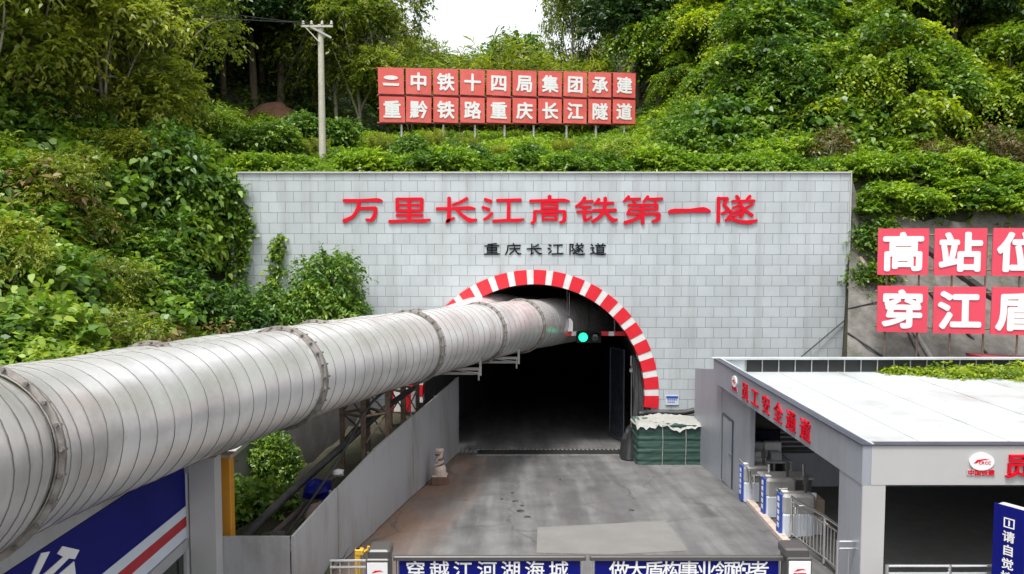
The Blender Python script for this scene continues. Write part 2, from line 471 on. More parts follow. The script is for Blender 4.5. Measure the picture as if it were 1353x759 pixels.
# ------------------------------------------------------------------ lettering
_glyphs = {}
def glyph(ch, bold):
    """triangulated outline of one character, size 1, centred on its own box"""
    if (ch, bold) in _glyphs:
        return _glyphs[(ch, bold)]
    cu = bpy.data.curves.new('lettering', 'FONT')
    cu.body = ch
    cu.resolution_u = 4
    o = bpy.data.objects.new('lettering', cu)
    COL.objects.link(o)
    me = bpy.data.meshes.new_from_object(o.evaluated_get(bpy.context.evaluated_depsgraph_get()))
    vs = np.array([v.co[:2] for v in me.vertices])
    fs = [tuple(p.vertices) for p in me.polygons]
    # boundary edges give the rim of the extruded letter
    cnt = {}
    for f in fs:
        for i in range(len(f)):
            e = (f[i], f[(i + 1) % len(f)])
            if (e[1], e[0]) in cnt: cnt[(e[1], e[0])] = 0
            else: cnt[e] = 1
    rim = [e for e, k in cnt.items() if k == 1]
    bpy.data.objects.remove(o); bpy.data.curves.remove(cu); bpy.data.meshes.remove(me)
    if ord(ch) > 0x2e80:
        c = np.array([0.5, 0.38])        # em box centre of a full-width character
    else:
        c = (vs.min(0) + vs.max(0)) / 2
    _glyphs[(ch, bold)] = (vs - c, fs, rim)
    return _glyphs[(ch, bold)]

def letter(mb, ch, MX, sx, sy, depth, bold=0.0, mi=0):
    """solid letter: the outline shifted round a small circle to thicken its strokes"""
    vs, fs, rim = glyph(ch, 0)
    offs = [(0, 0)] if bold <= 0 else [(bold * math.cos(a), bold * math.sin(a)) for a in [k * math.pi / 4 for k in range(8)]]
    n = len(vs)
    for k, (ox, oy) in enumerate(offs):
        dz = depth + 0.0005 * k
        front = [MX @ Vector(((x + ox) * sx, (y + oy) * sy, dz)) for x, y in vs]
        back = [MX @ Vector(((x + ox) * sx, (y + oy) * sy, 0.0)) for x, y in vs]
        faces = list(fs)
        if depth > 0.004:
            faces += [(b, a, a + n, b + n) for a, b in rim]
            mb.add(front + back, faces, mi)
        else:
            mb.add(front, faces, mi)

def face_mat(origin, xaxis):
    """local x along xaxis, local y up, local z out of the face"""
    x = Vector(xaxis).normalized(); z = x.cross(Vector((0, 0, 1))).normalized(); y = z.cross(x)
    return Matrix(((x.x, y.x, z.x, origin[0]), (x.y, y.y, z.y, origin[1]), (x.z, y.z, z.z, origin[2]), (0, 0, 0, 1)))

# brush characters for the portal inscription (x 0..100, y 0..62), broad flat clerical strokes
BR = {
 '万': [[(6,53,7),(14,52,9),(50,53,7),(84,54,9),(95,51,5)], [(42,50,8),(38,32,8),(27,15,8),(6,4,10)], [(40,34,7),(80,35,8)], [(80,36,8),(78,20,9),(70,7,9),(57,8,5)]],
 '里': [[(22,57,8),(22,28,8)], [(20,56,7),(80,56,8)], [(79,57,8),(78,28,8)], [(22,42,6),(78,42,6)], [(22,29,7),(78,29,7)], [(50,56,8),(50,6,8)], [(20,18,7),(80,18,7)], [(3,3,8),(50,5,7),(82,5,9),(98,8,4)]],
 '长': [[(34,60,8),(33,10,9),(28,3,8),(46,12,5)], [(76,58,8),(60,49,7),(42,43,6)], [(5,33,8),(50,34,7),(80,35,9),(94,33,5)], [(50,33,7),(64,18,8),(82,6,11),(98,8,4)]],
 '江': [[(8,56,7),(24,50,9)], [(3,37,7),(19,31,9)], [(6,8,6),(16,13,8),(26,24,6)], [(36,53,7),(92,54,8)], [(64,53,8),(63,8,8)], [(28,4,8),(60,6,7),(84,6,9),(99,9,4)]],
 '高': [[(50,64,9),(51,55,8)], [(5,51,8),(50,53,7),(82,53,9),(96,51,4)], [(33,46,6),(33,33,6)], [(33,45,6),(68,45,6)], [(68,46,6),(67,33,6)], [(33,35,6),(68,35,6)], [(16,27,8),(15,4,8),(8,0,6)], [(15,27,7),(85,27,7)], [(85,28,8),(84,6,9),(74,1,6)], [(35,20,6),(35,6,6)], [(35,19,6),(66,19,6)], [(66,20,6),(66,6,6)], [(35,8,6),(66,8,6)]],
 '铁': [[(24,60,8),(16,48,7),(3,38,6)], [(20,50,6),(42,51,7)], [(12,38,6),(38,38,6)], [(6,26,6),(40,26,7)], [(24,38,7),(24,6,8),(40,15,5)], [(57,57,7),(46,43,6)], [(52,46,7),(90,47,7)], [(42,29,7),(96,30,8)], [(71,60,8),(69,32,8),(58,14,8),(42,3,8)], [(70,29,7),(80,15,8),(90,6,11),(99,9,4)]],
 '第': [[(18,63,7),(6,50,6)], [(15,56,6),(44,57,6)], [(28,56,6),(32,48,7)], [(62,63,7),(52,50,6)], [(60,56,6),(95,57,7)], [(76,56,6),(80,48,7)], [(16,42,7),(84,42,7)], [(83,43,7),(82,31,7)], [(20,32,6),(82,32,6)], [(20,33,7),(15,20,7)], [(15,21,6),(88,21,7)], [(88,22,8),(84,7,9),(72,4,6)], [(50,44,8),(50,-2,8)], [(48,19,7),(32,8,8),(8,0,9)]],
 '一': [[(3,25,8),(14,28,11),(50,29,9),(82,31,13),(98,27,5)]],
 '隧': [[(9,60,8),(9,1,8)], [(9,58,6),(30,58,7)], [(30,58,7),(21,42,7)], [(21,42,6),(32,30,8),(17,22,6)], [(50,64,7),(56,56,7)], [(82,64,7),(74,55,6)], [(40,51,6),(92,52,7)], [(66,50,6),(54,40,6),(42,35,5)], [(58,44,6),(67,30,8),(61,13,7)], [(63,34,6),(44,24,6)], [(64,26,6),(44,14,6)], [(88,44,6),(70,34,6)], [(68,32,6),(88,17,8)], [(36,30,6),(40,22,6),(32,12,7)], [(26,6,7),(38,9,7),(60,3,8),(84,2,10),(99,7,4)]],
 '重': [[(78,62,8),(24,57,6)], [(6,49,7),(94,50,8)], [(22,41,7),(22,23,7)], [(22,40,6),(78,40,6)], [(78,41,7),(78,23,7)], [(22,32,5),(78,32,5)], [(22,24,6),(78,24,6)], [(50,58,7),(50,4,7)], [(18,14,6),(82,14,6)], [(3,3,8),(50,4,7),(82,4,9),(98,7,4)]],
 '庆': [[(50,63,8),(55,56,8)], [(16,51,7),(95,52,8)], [(18,51,8),(15,24,8),(3,2,8)], [(28,33,7),(92,34,8)], [(59,46,7),(54,24,8),(28,3,9)], [(59,32,7),(72,14,9),(86,5,11),(99,8,4)]],
 '道': [[(48,63,7),(55,55,7)], [(82,63,7),(74,55,6)], [(34,51,7),(96,52,8)], [(62,51,6),(56,44,6)], [(44,43,7),(44,11,7)], [(44,42,6),(84,42,6)], [(84,43,7),(84,11,7)], [(44,32,5),(84,32,5)], [(44,22,5),(84,22,5)], [(44,12,6),(84,12,6)], [(8,58,7),(18,50,8)], [(4,38,6),(26,39,7)], [(26,39,6),(17,26,7),(26,14,7)], [(4,6,7),(22,11,7),(46,4,8),(82,2,10),(99,7,4)]],
}
def brush(mb, ch, MX, wd, ht, depth, wk=1.0, mi=0):
    k = 0
    for st in BR[ch]:
        pts = [Vector((p[0], p[1], 0)) for p in st]
        ws = [p[2] * wk for p in st]
        # smooth resample
        out, wo = [], []
        for i in range(len(pts) - 1):
            p0, p1, p2, p3 = pts[max(i - 1, 0)], pts[i], pts[i + 1], pts[min(i + 2, len(pts) - 1)]
            for s in range(5):
                t = s / 5
                out.append(0.5 * ((2 * p1) + (p2 - p0) * t + (2 * p0 - 5 * p1 + 4 * p2 - p3) * t * t + (3 * p1 - p0 - 3 * p2 + p3) * t ** 3))
                wo.append(ws[i] * (1 - t) + ws[i + 1] * t)
        out.append(pts[-1]); wo.append(ws[-1])
        left, right = [], []
        for i, p in enumerate(out):
            t = (out[min(i + 1, len(out) - 1)] - out[max(i - 1, 0)])
            t = t.normalized() if t.length > 1e-6 else Vector((1, 0, 0))
            nn = Vector((-t.y, t.x, 0))
            left.append(p + nn * wo[i] / 2); right.append(p - nn * wo[i] / 2)
        t0 = (out[0] - out[1]).normalized(); t1 = (out[-1] - out[-2]).normalized()
        a = [out[0] + t0 * wo[0] * 0.3]; b = [out[-1] + t1 * wo[-1] * 0.3]
        f = lambda p: Vector(((p.x - 50) / 100 * wd, (p.y - 31) / 62 * ht, 0))
        k += 1
        L_, R_ = [f(p) for p in a + left + b], [f(p) for p in a + right + b]
        n = len(L_)
        z1 = depth + 0.0006 * k
        vs = [MX @ Vector((p.x, p.y, z1)) for p in L_] + [MX @ Vector((p.x, p.y, z1)) for p in R_]
        vs += [MX @ Vector((p.x, p.y, 0)) for p in L_] + [MX @ Vector((p.x, p.y, 0)) for p in R_]
        fs = [(i, n + i, n + i + 1, i + 1) for i in range(n - 1)]
        fs += [(i, i + 1, 2 * n + i + 1, 2 * n + i) for i in range(n - 1)]
        fs += [(n + i + 1, n + i, 3 * n + i, 3 * n + i + 1) for i in range(n - 1)]
        mb.add(vs, fs, mi)

def emblem(mb, MX, s, red, white):
    """raised oval badge: white disc, red swoosh, small red letters under a red tilted bar"""
    el = [(0.5 * s * math.cos(a), 0.36 * s * math.sin(a) + 0.1 * s) for a in [k * math.pi / 14 for k in range(28)]]
    mb.prism(el, MX, 0.03, white)
    sw = [(-0.34, 0.02), (-0.2, 0.16), (0.1, 0.2), (0.3, 0.17), (0.08, 0.15), (-0.12, 0.1), (-0.22, 0.02)]
    mb.prism([(x * s, y * s + 0.02 * s) for x, y in sw], MX, 0.034, red)
    for i, ch in enumerate('CRCC'):
        letter(mb, ch, MX @ Matrix.Translation(((-0.08 + 0.125 * i) * s, 0.06 * s, 0)), 0.17 * s, 0.17 * s, 0.034, 0.015, red)

# ------------------------------------------------------------------ terrain, road
WY = 28.5                                    # the portal wall's front plane
def rz(y):                                   # road height: a ramp down into the tunnel
    return np.minimum((WY - np.asarray(y, float)) * 0.1, 1.6)
def xl(y): return -2.15 - (28 - y) * 0.123
def xr(y): return 7.15 - (28 - y) * 0.094
HW_L, HW_R = P(303, 400, WY).x, P(1119, 400, WY).x

def height(x, y):
    x = np.asarray(x, float); y = np.asarray(y, float)
    yb = y - 29
    wl = sm(-6.5, -21, x); wr = sm(5, 15, x); wc = 1 - wl - wr
    hc = 10.3 + 0.24 * np.clip(yb, -5, 14) + 0.10 * np.maximum(yb - 14, 0)
    hl = 10.3 + 0.36 * np.clip(yb, -5, 18) + 0.75 * np.clip(yb - 18, 0, 40)
    hr = 10.3 + 0.22 * np.clip(yb, -5, 5) + 0.85 * np.clip(yb - 5, 0, 34)
    back = wl * hl + wc * hc + wr * hr
    u = -x
    hill = np.interp(u, [4.4, 7.4, 9, 11.5, 14.5, 18, 30, 60], [0, 0.0, 1.2, 3.6, 6.6, 9.3, 17, 30])
    hill = hill + sm(20, 29, y) * sm(8.5, 12, u) * 3.2
    left = np.where(u > 4.0, rz(y) * 0.6 - 0.5 * sm(4.0, 5.0, u) + hill, rz(y))
    front = np.where(x < 0, left, rz(y))
    slope = 1.3 + 9.0 * np.clip((y - 24.2) / 7.0, 0, 1)
    front = np.where(x > 0, np.where(y > 23.9, front + (slope - front) * sm(0.442 * y - 0.25, 0.442 * y + 0.02, x), front), front)
    inside = (x > HW_L) & (x < HW_R)
    t = np.where(inside, (y > 28.75) * 1.0, sm(27.5, 31, y))
    h = front * (1 - t) + back * t
    bump = 0.22 * np.sin(x * 0.9 + 1.3 * np.sin(y * 0.7)) * np.sin(y * 0.83 + 0.6 * x) + 0.1 * np.sin(2.3 * x + y) * np.sin(1.9 * y - x)
    road = (x > xl(y) - 1.2) & (x < 16.5) & (y < 28.75)
    h = h + np.where(road, 0, bump * sm(0, 2, np.abs(y - 28.6) + 2 * (~inside)))
    return np.where(road & (x < 12.2), h - 0.07, h)

def H(x, y): return float(height(x, y))

gx = np.unique(np.round(np.concatenate([np.arange(-160, -45, 8), np.arange(-45, -20, 1.2), np.arange(-20, 20, 0.5), np.arange(20, 45, 1.2), np.arange(45, 161, 8), [HW_L, HW_R, 12.3, 12.62]]), 4))
gy = np.unique(np.round(np.concatenate([np.arange(-60, 0, 6), np.arange(0, 28, 0.6), [28.55, 29.0], np.arange(29.4, 60, 0.7), np.arange(60, 90, 2), np.arange(90, 260, 12)]), 4))
XX, YY = np.meshgrid(gx, gy)
ZZ = height(XX, YY)
nx = len(gx)
mb = MB()
mb.v = [tuple(p) for p in np.stack([XX.ravel(), YY.ravel(), ZZ.ravel()], 1).tolist()]
for j in range(len(gy) - 1):
    for i in range(nx - 1):
        cy, cx = (gy[j] + gy[j + 1]) / 2, (gx[i] + gx[i + 1]) / 2
        if 28.55 - 1e-6 < cy < 29.0 and HW_L < cx < HW_R:
            continue
        mb.f.append((j * nx + i, j * nx + i + 1, (j + 1) * nx + i + 1, (j + 1) * nx + i)); mb.m.append(0)
tag(mb.build('hillside_ground', M['soil'], smooth=True), kind='structure')

# road: ramp strip, then the tunnel floor
ys = list(np.arange(-10, 28.6, 1.0)) + [28.5]
ys = sorted(set(round(float(y), 3) for y in ys)) + [30, 33, 37, 42, 50, 60, 72]
mb = MB(); mud = []
NXR = 84
for y in ys:
    z = float(rz(y)) if y < 28.5 else -(y - 28.5) * 0.1
    a = xl(y) - 0.9 if y < 28.4 else -3.6 + 0.1 * (y - 28.5)
    b = xr(y) + 0.8 if y < 28.4 else 5.1 + 0.1 * (y - 28.5)
    if y < 13.2: a, b = -4.9, 16
    for k in range(NXR):
        x = a + (b - a) * k / (NXR - 1)
        mb.v.append((x, y, z))
        e = x - xl(y)
        ed_ = 1.95 + 0.05 * math.sin(y * 1.3)
        m_ = (0.32 + 0.68 * max(0.0, 1 - max(e - 0.2, 0) / 1.5)) * float(1 - sm(ed_ - 0.08, ed_ + 0.08, e)) * float(sm(28.6, 26, y)) * float(sm(12.5, 14, y))
        mud.append(m_)
n = len(ys)
for j in range(n - 1):
    for k in range(NXR - 1):
        mb.f.append((j * NXR + k, j * NXR + k + 1, (j + 1) * NXR + k + 1, (j + 1) * NXR + k)); mb.m.append(0)
ro = mb.build('road', M['road'])
at = ro.data.attributes.new('mud', 'FLOAT', 'POINT'); at.data.foreach_set('value', mud)
tag(ro, kind='structure')

def sheet(name, pts, m, lift=0.005, kind='structure'):
    mb = MB()
    mb.add([(x, y, float(rz(y)) + lift) for x, y in pts], [tuple(range(len(pts)))])
    return tag(mb.build(name, m), kind=kind)
def G(px, py):
    """the point of the road ramp seen at a pixel"""
    lo, hi = 8.0, 40.0
    for _ in range(50):
        d = (lo + hi) / 2
        if P(px, py, d).z > (WY - d) * 0.1: lo = d
        else: hi = d
    p = P(px, py, lo)
    return (p.x, p.y)
sheet('road_patch', [G(710, 697), G(778, 694), G(846, 690), G(878, 689), G(893, 706), G(910, 728), G(812, 733), G(709, 731)], M['patch'])
# ------------------------------------------------------------------ portal wall
ACX, AZ, AR = P(705, 522, WY).x, P(705, 522, WY).z, 4.22
TOPZ = P(700, 229.5, WY).z
XL, XRt = HW_L, HW_R
XLtop = P(314, 230, WY).x
BOT = -1.2
wall = thing('portal_wall', (ACX, WY, 0), 'broad pale grey stone tiled tunnel portal wall with red and black inscriptions', 'wall')
mb = MB()
RH = AR + 0.25
TH = 0.55
def fq(pts, y0=WY):                      # polygon in the front plane
    mb.add([(x, y0, z) for x, z in pts], [tuple(range(len(pts)))])
fq([(XL, BOT), (ACX - RH, BOT), (ACX - RH, AZ), (ACX - RH, TOPZ), (XLtop, TOPZ)])
fq([(ACX + RH, BOT), (XRt, BOT), (XRt, TOPZ), (ACX + RH, TOPZ), (ACX + RH, AZ)])
NS = 40
arc = [(ACX - RH * math.cos(math.pi * k / NS), AZ + RH * math.sin(math.pi * k / NS)) for k in range(NS + 1)]
for k in range(NS):
    (x0, z0), (x1, z1) = arc[k], arc[k + 1]
    fq([(x0, z0), (x1, z1), (x1, TOPZ), (x0, TOPZ)])
    mb.add([(x0, WY, z0), (x0, WY + TH, z0), (x1, WY + TH, z1), (x1, WY, z1)], [(0, 1, 2, 3)])
for x in (ACX - RH, ACX + RH):
    mb.add([(x, WY, BOT), (x, WY + TH, BOT), (x, WY + TH, AZ), (x, WY, AZ)], [(0, 1, 2, 3)])
mb.add([(XLtop, WY, TOPZ), (XRt, WY, TOPZ), (XRt, WY + TH, TOPZ), (XLtop, WY + TH, TOPZ)], [(0, 1, 2, 3)])
mb.add([(XRt, WY, BOT), (XRt, WY + TH, BOT), (XRt, WY + TH, TOPZ), (XRt, WY, TOPZ)], [(0, 1, 2, 3)])
mb.add([(XL, WY, BOT), (XL, WY + TH, BOT), (XLtop, WY + TH, TOPZ), (XLtop, WY, TOPZ)], [(0, 1, 2, 3)])
mb.build('facing', M['facing'], wall, world=True)
mb = MB()
mb.box(((XLtop + XRt) / 2, WY + TH / 2 - 0.02, TOPZ + 0.035), (XRt - XLtop + 0.06, TH + 0.08, 0.06))
mb.box((XRt + 0.022, WY + TH / 2 - 0.02, (TOPZ + BOT) / 2), (0.04, TH + 0.08, TOPZ - BOT))
mb.build('edge_trim', M['pavlight'], wall, world=True)
# arch ring of red and white voussoirs
mb = MB()
R0, R1 = AR, AR + 0.53
y0, y1 = WY - 0.05, WY + 0.5
def vouss(a0, a1, mi, extra=0.0):
    ns = 3
    pr = []
    for k in range(ns + 1):
        a = a0 + (a1 - a0) * k / ns
        for r_ in (R0, R1 + extra):
            for yy in (y0 - extra, y1):
                pr.append((ACX + r_ * math.cos(a), yy, AZ + r_ * math.sin(a)))
    fs = []
    for k in range(ns):
        o = 4 * k
        fs += [(o, o + 2, o + 6, o + 4), (o + 2, o + 3, o + 7, o + 6), (o + 1, o, o + 4, o + 5)]
    fs += [(0, 1, 3, 2), (4 * ns, 4 * ns + 2, 4 * ns + 3, 4 * ns + 1)]
    mb.add(pr, fs, mi)
NV = 21
step = (math.pi + R(10)) / NV
a = R(-6.2)
for k in range(NV):
    vouss(a, a + step * 0.65, 0, 0.012)
    vouss(a + step * 0.65, a + step, 1)
    a += step
mb.build('arch_ring', [M['red'], M['white']], wall, world=True)
# inscriptions: raised letters
for i, ch in enumerate('万里长江高铁第一隧'):
    p = P(479.5 + 61.6 * i, 277.5, WY)
    mb = MB(); brush(mb, ch, face_mat((p.x, WY - 0.002, p.z), (1, 0, 0)), 1.62, 0.98, 0.06, 1.02)
    mb.build('letter', M['red_letter'], wall, world=True)
for i, ch in enumerate('重庆长江隧道'):
    p = P(650 + 28.0 * i, 329.5, WY)
    mb = MB(); brush(mb, ch, face_mat((p.x, WY - 0.002, p.z), (1, 0, 0)), 0.62, 0.42, 0.03, 0.95)
    mb.build('letter', M['black'], wall, world=True)
# small plate on the wall beside the arch
pl = thing('wall_plate', P(888, 529, WY - 0.03), 'small blue and white notice plate on the stone wall right of the arch', 'sign')
mb = MB(); mb.box((0, 0, 0), (0.5, 0.03, 0.36)); mb.build('board', M['turnwhite'], pl)
mb = MB(); mb.box((0, -0.019, 0.115), (0.44, 0.008, 0.09), 0)
for k in range(2):
    for j in range(5 - k):
        mb.box((-0.15 + 0.075 * j, -0.018, 0.02 - 0.09 * k), (0.05, 0.006, 0.045), 0)
mb.build('printing', M['blue2'], pl)

# tunnel lining behind the portal
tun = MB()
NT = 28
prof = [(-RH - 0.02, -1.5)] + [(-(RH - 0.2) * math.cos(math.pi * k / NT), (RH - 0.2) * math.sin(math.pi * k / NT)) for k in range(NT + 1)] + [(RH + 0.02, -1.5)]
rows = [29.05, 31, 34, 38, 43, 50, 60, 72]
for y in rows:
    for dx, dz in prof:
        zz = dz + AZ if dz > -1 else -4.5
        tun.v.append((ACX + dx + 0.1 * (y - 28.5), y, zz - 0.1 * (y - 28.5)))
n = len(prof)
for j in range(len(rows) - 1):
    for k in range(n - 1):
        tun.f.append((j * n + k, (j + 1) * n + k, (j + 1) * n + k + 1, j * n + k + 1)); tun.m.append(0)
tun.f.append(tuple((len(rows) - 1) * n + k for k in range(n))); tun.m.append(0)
tag(tun.build('tunnel_lining', M['tunnel'], smooth=True), 'dark vaulted lining of the tunnel bore behind the portal', 'tunnel')

# road drain across the mouth
gz = thing('drain_grate', (*G(727, 598), float(rz(G(727, 598)[1])) + 0.012), 'dark steel drain grating running across the road before the tunnel mouth', 'drain')
a, b = G(632, 598), G(822, 597)
mb = MB()
nb = 34
for k in range(nb):
    t = (k + 0.5) / nb
    x = a[0] + (b[0] - a[0]) * t; y = a[1] + (b[1] - a[1]) * t
    wdt = (b[0] - a[0]) / nb * 0.8
    mb.box((x, y, float(rz(y)) + 0.014), (wdt * 0.55, 1.0, 0.014), 0, 0.0, Matrix.Rotation(math.atan(-0.1), 3, 'X'))
mb.build('bars', M['grate'], gz, world=True)
mb = MB()
for s in (-0.56, 0.56):
    mb.box(((a[0] + b[0]) / 2, a[1] + s, float(rz(a[1] + s)) + 0.010), (b[0] - a[0] + 0.1, 0.1, 0.016), 0, 0.0, Matrix.Rotation(math.atan(-0.1), 3, 'X'))
mb.build('rim', M['conc'], gz, world=True)
mb = MB(); mb.add([(x_, y_, float(rz(y_)) + 0.004) for x_, y_ in ((a[0], a[1] - 0.5), (b[0], a[1] - 0.5), (b[0], a[1] + 0.5), (a[0], a[1] + 0.5))], [(0, 1, 2, 3)])  # flat black sheet painting in the shade of a pit under the bars
mb.build('pit_shade_sheet', M['wire'], gz, world=True)
gz2 = thing('drain_cover', (*G(612, 597), float(rz(G(612, 597)[1])) + 0.012), 'grey slotted drain cover at the left end of the grating', 'drain')
mb = MB()
for k in range(7):
    mb.box((-0.5 + 0.16 * k, 0, 0.004), (0.11, 0.6, 0.014), 0, 0.0, Matrix.Rotation(math.atan(-0.1), 3, 'X'))
mb.build('slats', M['conc'], gz2)

# hoof-like dark clods lying on the road
clod = None
rng = random.Random(5)
for i, (cxp, cyp, s) in enumerate([(681, 663, 1.0), (688, 676, 1.3), (697, 684, 1.0), (690, 669, 0.7), (834, 675, 0.9), (711, 578, 0.7), (677, 652, 0.6), (663, 660, 0.5), (740, 634, 0.5)]):
    x, y = G(cxp, cyp)
    if clod is None:
        mb = MB()
        ring = [(0.16 * math.cos(q) * rng.uniform(0.6, 1.2), 0.13 * math.sin(q) * rng.uniform(0.6, 1.2)) for q in [k * math.pi / 5 for k in range(10)]]
        mb.add([(px_, py_, 0) for px_, py_ in ring] + [(px_ * 0.6, py_ * 0.6, 0.03) for px_, py_ in ring], [tuple(range(10, 20))] + [(k, (k + 1) % 10, 10 + (k + 1) % 10, 10 + k) for k in range(10)])
        o = clod = mb.build('mud_clod', M['rubber'])
        tag(o, 'small dark clod of mud lying on the grey road', 'clod', 'mud clods on the road')
    else:
        o = clod.copy(); COL.objects.link(o)
    o.location = (x, y, float(rz(y)) + 0.003); o.rotation_euler = (math.atan(-0.1), 0, i * 1.3); o.scale = (s * 0.55, s * 0.75, 0.8)

# ------------------------------------------------------------------ ventilation ducts
def spline(ctrl, step):
    pts = [Vector(p) for p in ctrl]
    dense = []
    for i in range(len(pts) - 1):
        p0, p1, p2, p3 = pts[max(i - 1, 0)], pts[i], pts[i + 1], pts[min(i + 2, len(pts) - 1)]
        for s in range(40):
            t = s / 40
            dense.append(0.5 * ((2 * p1) + (p2 - p0) * t + (2 * p0 - 5 * p1 + 4 * p2 - p3) * t * t + (3 * p1 - p0 - 3 * p2 + p3) * t ** 3))
    dense.append(pts[-1])
    out, acc, last = [dense[0]], 0.0, dense[0]
    for p in dense[1:]:
        seg = (p - last).length
        while acc + seg >= step:
            last = last + (p - last) * ((step - acc) / seg)
            out.append(last.copy()); seg = (p - last).length; acc = 0.0
        acc += seg; last = p
    return out

RD = 0.94
DUCT = [P(-280, 662, 4.6), P(15, 596, 8.3), P(255, 531, 12.0), P(418, 488, 15.8), P(578, 451, 21.9), P(655, 436, 25.8), P(705, 428.5, 28.8), P(752, 423, 32), P(800, 417, 38)]

DUCT.insert(0, DUCT[0] + (DUCT[0] - DUCT[1]) * 3.0)

def duct(ctrl, label, flange_d, rad):
    t = thing('ventilation_duct', ctrl[3], label, 'duct', None)
    path = spline(ctrl, 0.41)
    shell = MB()
    n = 44
    rows = []
    def ring_at(c, tg, rr):
        a_ = tg.cross(Vector((0, 0, 1))).normalized(); b_ = a_.cross(tg)
        out = []
        for k in range(n):
            q = 2 * math.pi * k / n
            dent = 0.006 * math.sin(3 * q + 1.7 * c.y) * math.sin(1.3 * c.y + q) + 0.005 * math.sin(5 * q - 2.9 * c.y) - 0.012 * max(0, math.sin(0.9 * c.y + 2 * q)) ** 6
            out.append(tuple(c + (a_ * math.cos(q) + b_ * math.sin(q)) * (rr + dent)))
        return out
    def strip(r0, r1, mi):
        shell.add(r0 + r1, [(k, (k + 1) % n, n + (k + 1) % n, n + k) for k in range(n)], mi)
    for i in range(len(path) - 1):
        tg0 = (path[i + 1] - path[max(i - 1, 0)]).normalized(); tg1 = (path[min(i + 2, len(path) - 1)] - path[i]).normalized()
        strip(ring_at(path[i], tg0, rad), ring_at(path[i + 1], tg1, rad), 0)
        w0 = 0.0105
        strip(ring_at(path[i] - tg0 * w0, tg0, rad + 0.001), ring_at(path[i] - tg0 * w0 * 0.3, tg0, rad + 0.009), 1)  # one flank of the bead painted in the seam shadow colour
        strip(ring_at(path[i] - tg0 * w0 * 0.3, tg0, rad + 0.009), ring_at(path[i] + tg0 * w0, tg0, rad + 0.001), 0)
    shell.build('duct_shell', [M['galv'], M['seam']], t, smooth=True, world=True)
    dense = spline(ctrl, 0.05)
    for fd in flange_d:
        i = min(range(len(dense)), key=lambda q: abs(dense[q].y - fd))
        c = dense[i]; tg = (dense[min(i + 2, len(dense) - 1)] - dense[max(i - 2, 0)]).normalized()
        a_ = tg.cross(Vector((0, 0, 1))).normalized(); b_ = a_.cross(tg)
        fl = MB()
        prof = [(-0.10, rad + 0.01), (-0.10, rad + 0.022), (-0.05, rad + 0.026), (-0.045, rad + 0.075), (-0.008, rad + 0.08), (-0.008, rad + 0.045), (0.008, rad + 0.045), (0.008, rad + 0.08), (0.045, rad + 0.075), (0.05, rad + 0.026), (0.10, rad + 0.022), (0.10, rad + 0.01)]
        for dz, rr in prof:
            for k in range(n):
                q = 2 * math.pi * k / n
                fl.v.append(tuple(c + tg * dz + (a_ * math.cos(q) + b_ * math.sin(q)) * rr))
        for r_ in range(len(prof) - 1):
            for k in range(n):
                j = (k + 1) % n
                fl.f.append((r_ * n + k, r_ * n + j, (r_ + 1) * n + j, (r_ + 1) * n + k)); fl.m.append(0)
        for k in range(26):                      # bolts through the paired collars
            q = 2 * math.pi * (k + 0.3) / 26
            rd_ = a_ * math.cos(q) + b_ * math.sin(q)
            pc = c + rd_ * (rad + 0.052)
            fl.tube([pc - tg * 0.12, pc + tg * 0.12], 0.02, 6, 1)
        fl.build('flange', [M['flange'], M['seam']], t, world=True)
    return t
duct(DUCT, 'long galvanised steel ventilation duct in front, running from the left edge into the tunnel', (6.75, 14.55, 20.2, 24.6, 27.7), RD)
D2 = []
for i, p in enumerate(DUCT):
    q0, q1 = DUCT[max(i - 1, 0)], DUCT[min(i + 1, len(DUCT) - 1)]
    tg = (q1 - q0); nrm = Vector((-tg.y, tg.x, 0)).normalized()
    D2.append(p + nrm * 2.0 + Vector((0, 0, -0.22)))
D2[-3] = DUCT[-3] + Vector((-1.75, 0.5, 0.2)); D2[-2] = DUCT[-2] + Vector((-1.9, 0.3, 0.05)); D2[-1] = DUCT[-1] + Vector((-2.0, 0, 0))
duct(D2, 'second galvanised ventilation duct, half hidden behind the front one', (9.6, 14.0, 19.5, 25.0), RD - 0.02)

# trestle carrying the ducts
def trestle(name, pts, zt, label):
    base = Vector((sum(p[0] for p in pts) / len(pts), sum(p[1] for p in pts) / len(pts), 0.0))
    t = thing(name, base, label, 'trestle', 'steel trestles under the ventilation ducts')
    mid = []
    for (x, y) in pts:
        zb = H(x, y) - 0.1
        mb = MB(); mb.box((x, y, (zb + zt) / 2), (0.12, 0.12, zt - zb)); mb.box((x, y, zb + 0.12), (0.3, 0.3, 0.03))
        mb.build('post', M['rust'], t, world=True)
        mid.append(Vector((x, y, zb)))
    n = len(pts)
    for i in range(n):
        p, q = mid[i], mid[(i + 1) % n]
        mb = MB()
        mb.tube([(p.x, p.y, zt - 0.05), (q.x, q.y, zt - 0.05)], 0.05, 4)
        mb.tube([(p.x, p.y, zt - 0.9), (q.x, q.y, zt - 0.9)], 0.04, 4)
        mb.tube([(p.x, p.y, zt - 0.1), (q.x, q.y, zt - 0.9)], 0.03, 4)
        mb.tube([(p.x, p.y, zt - 1.7), (q.x, q.y, zt - 0.9)], 0.03, 4)
        mb.build('brace', M['rust'], t, world=True)
    return t
def at_duct(d):
    dd = spline(DUCT, 0.05)
    i = min(range(len(dd)), key=lambda q: abs(dd[q].y - d))
    return dd[i]
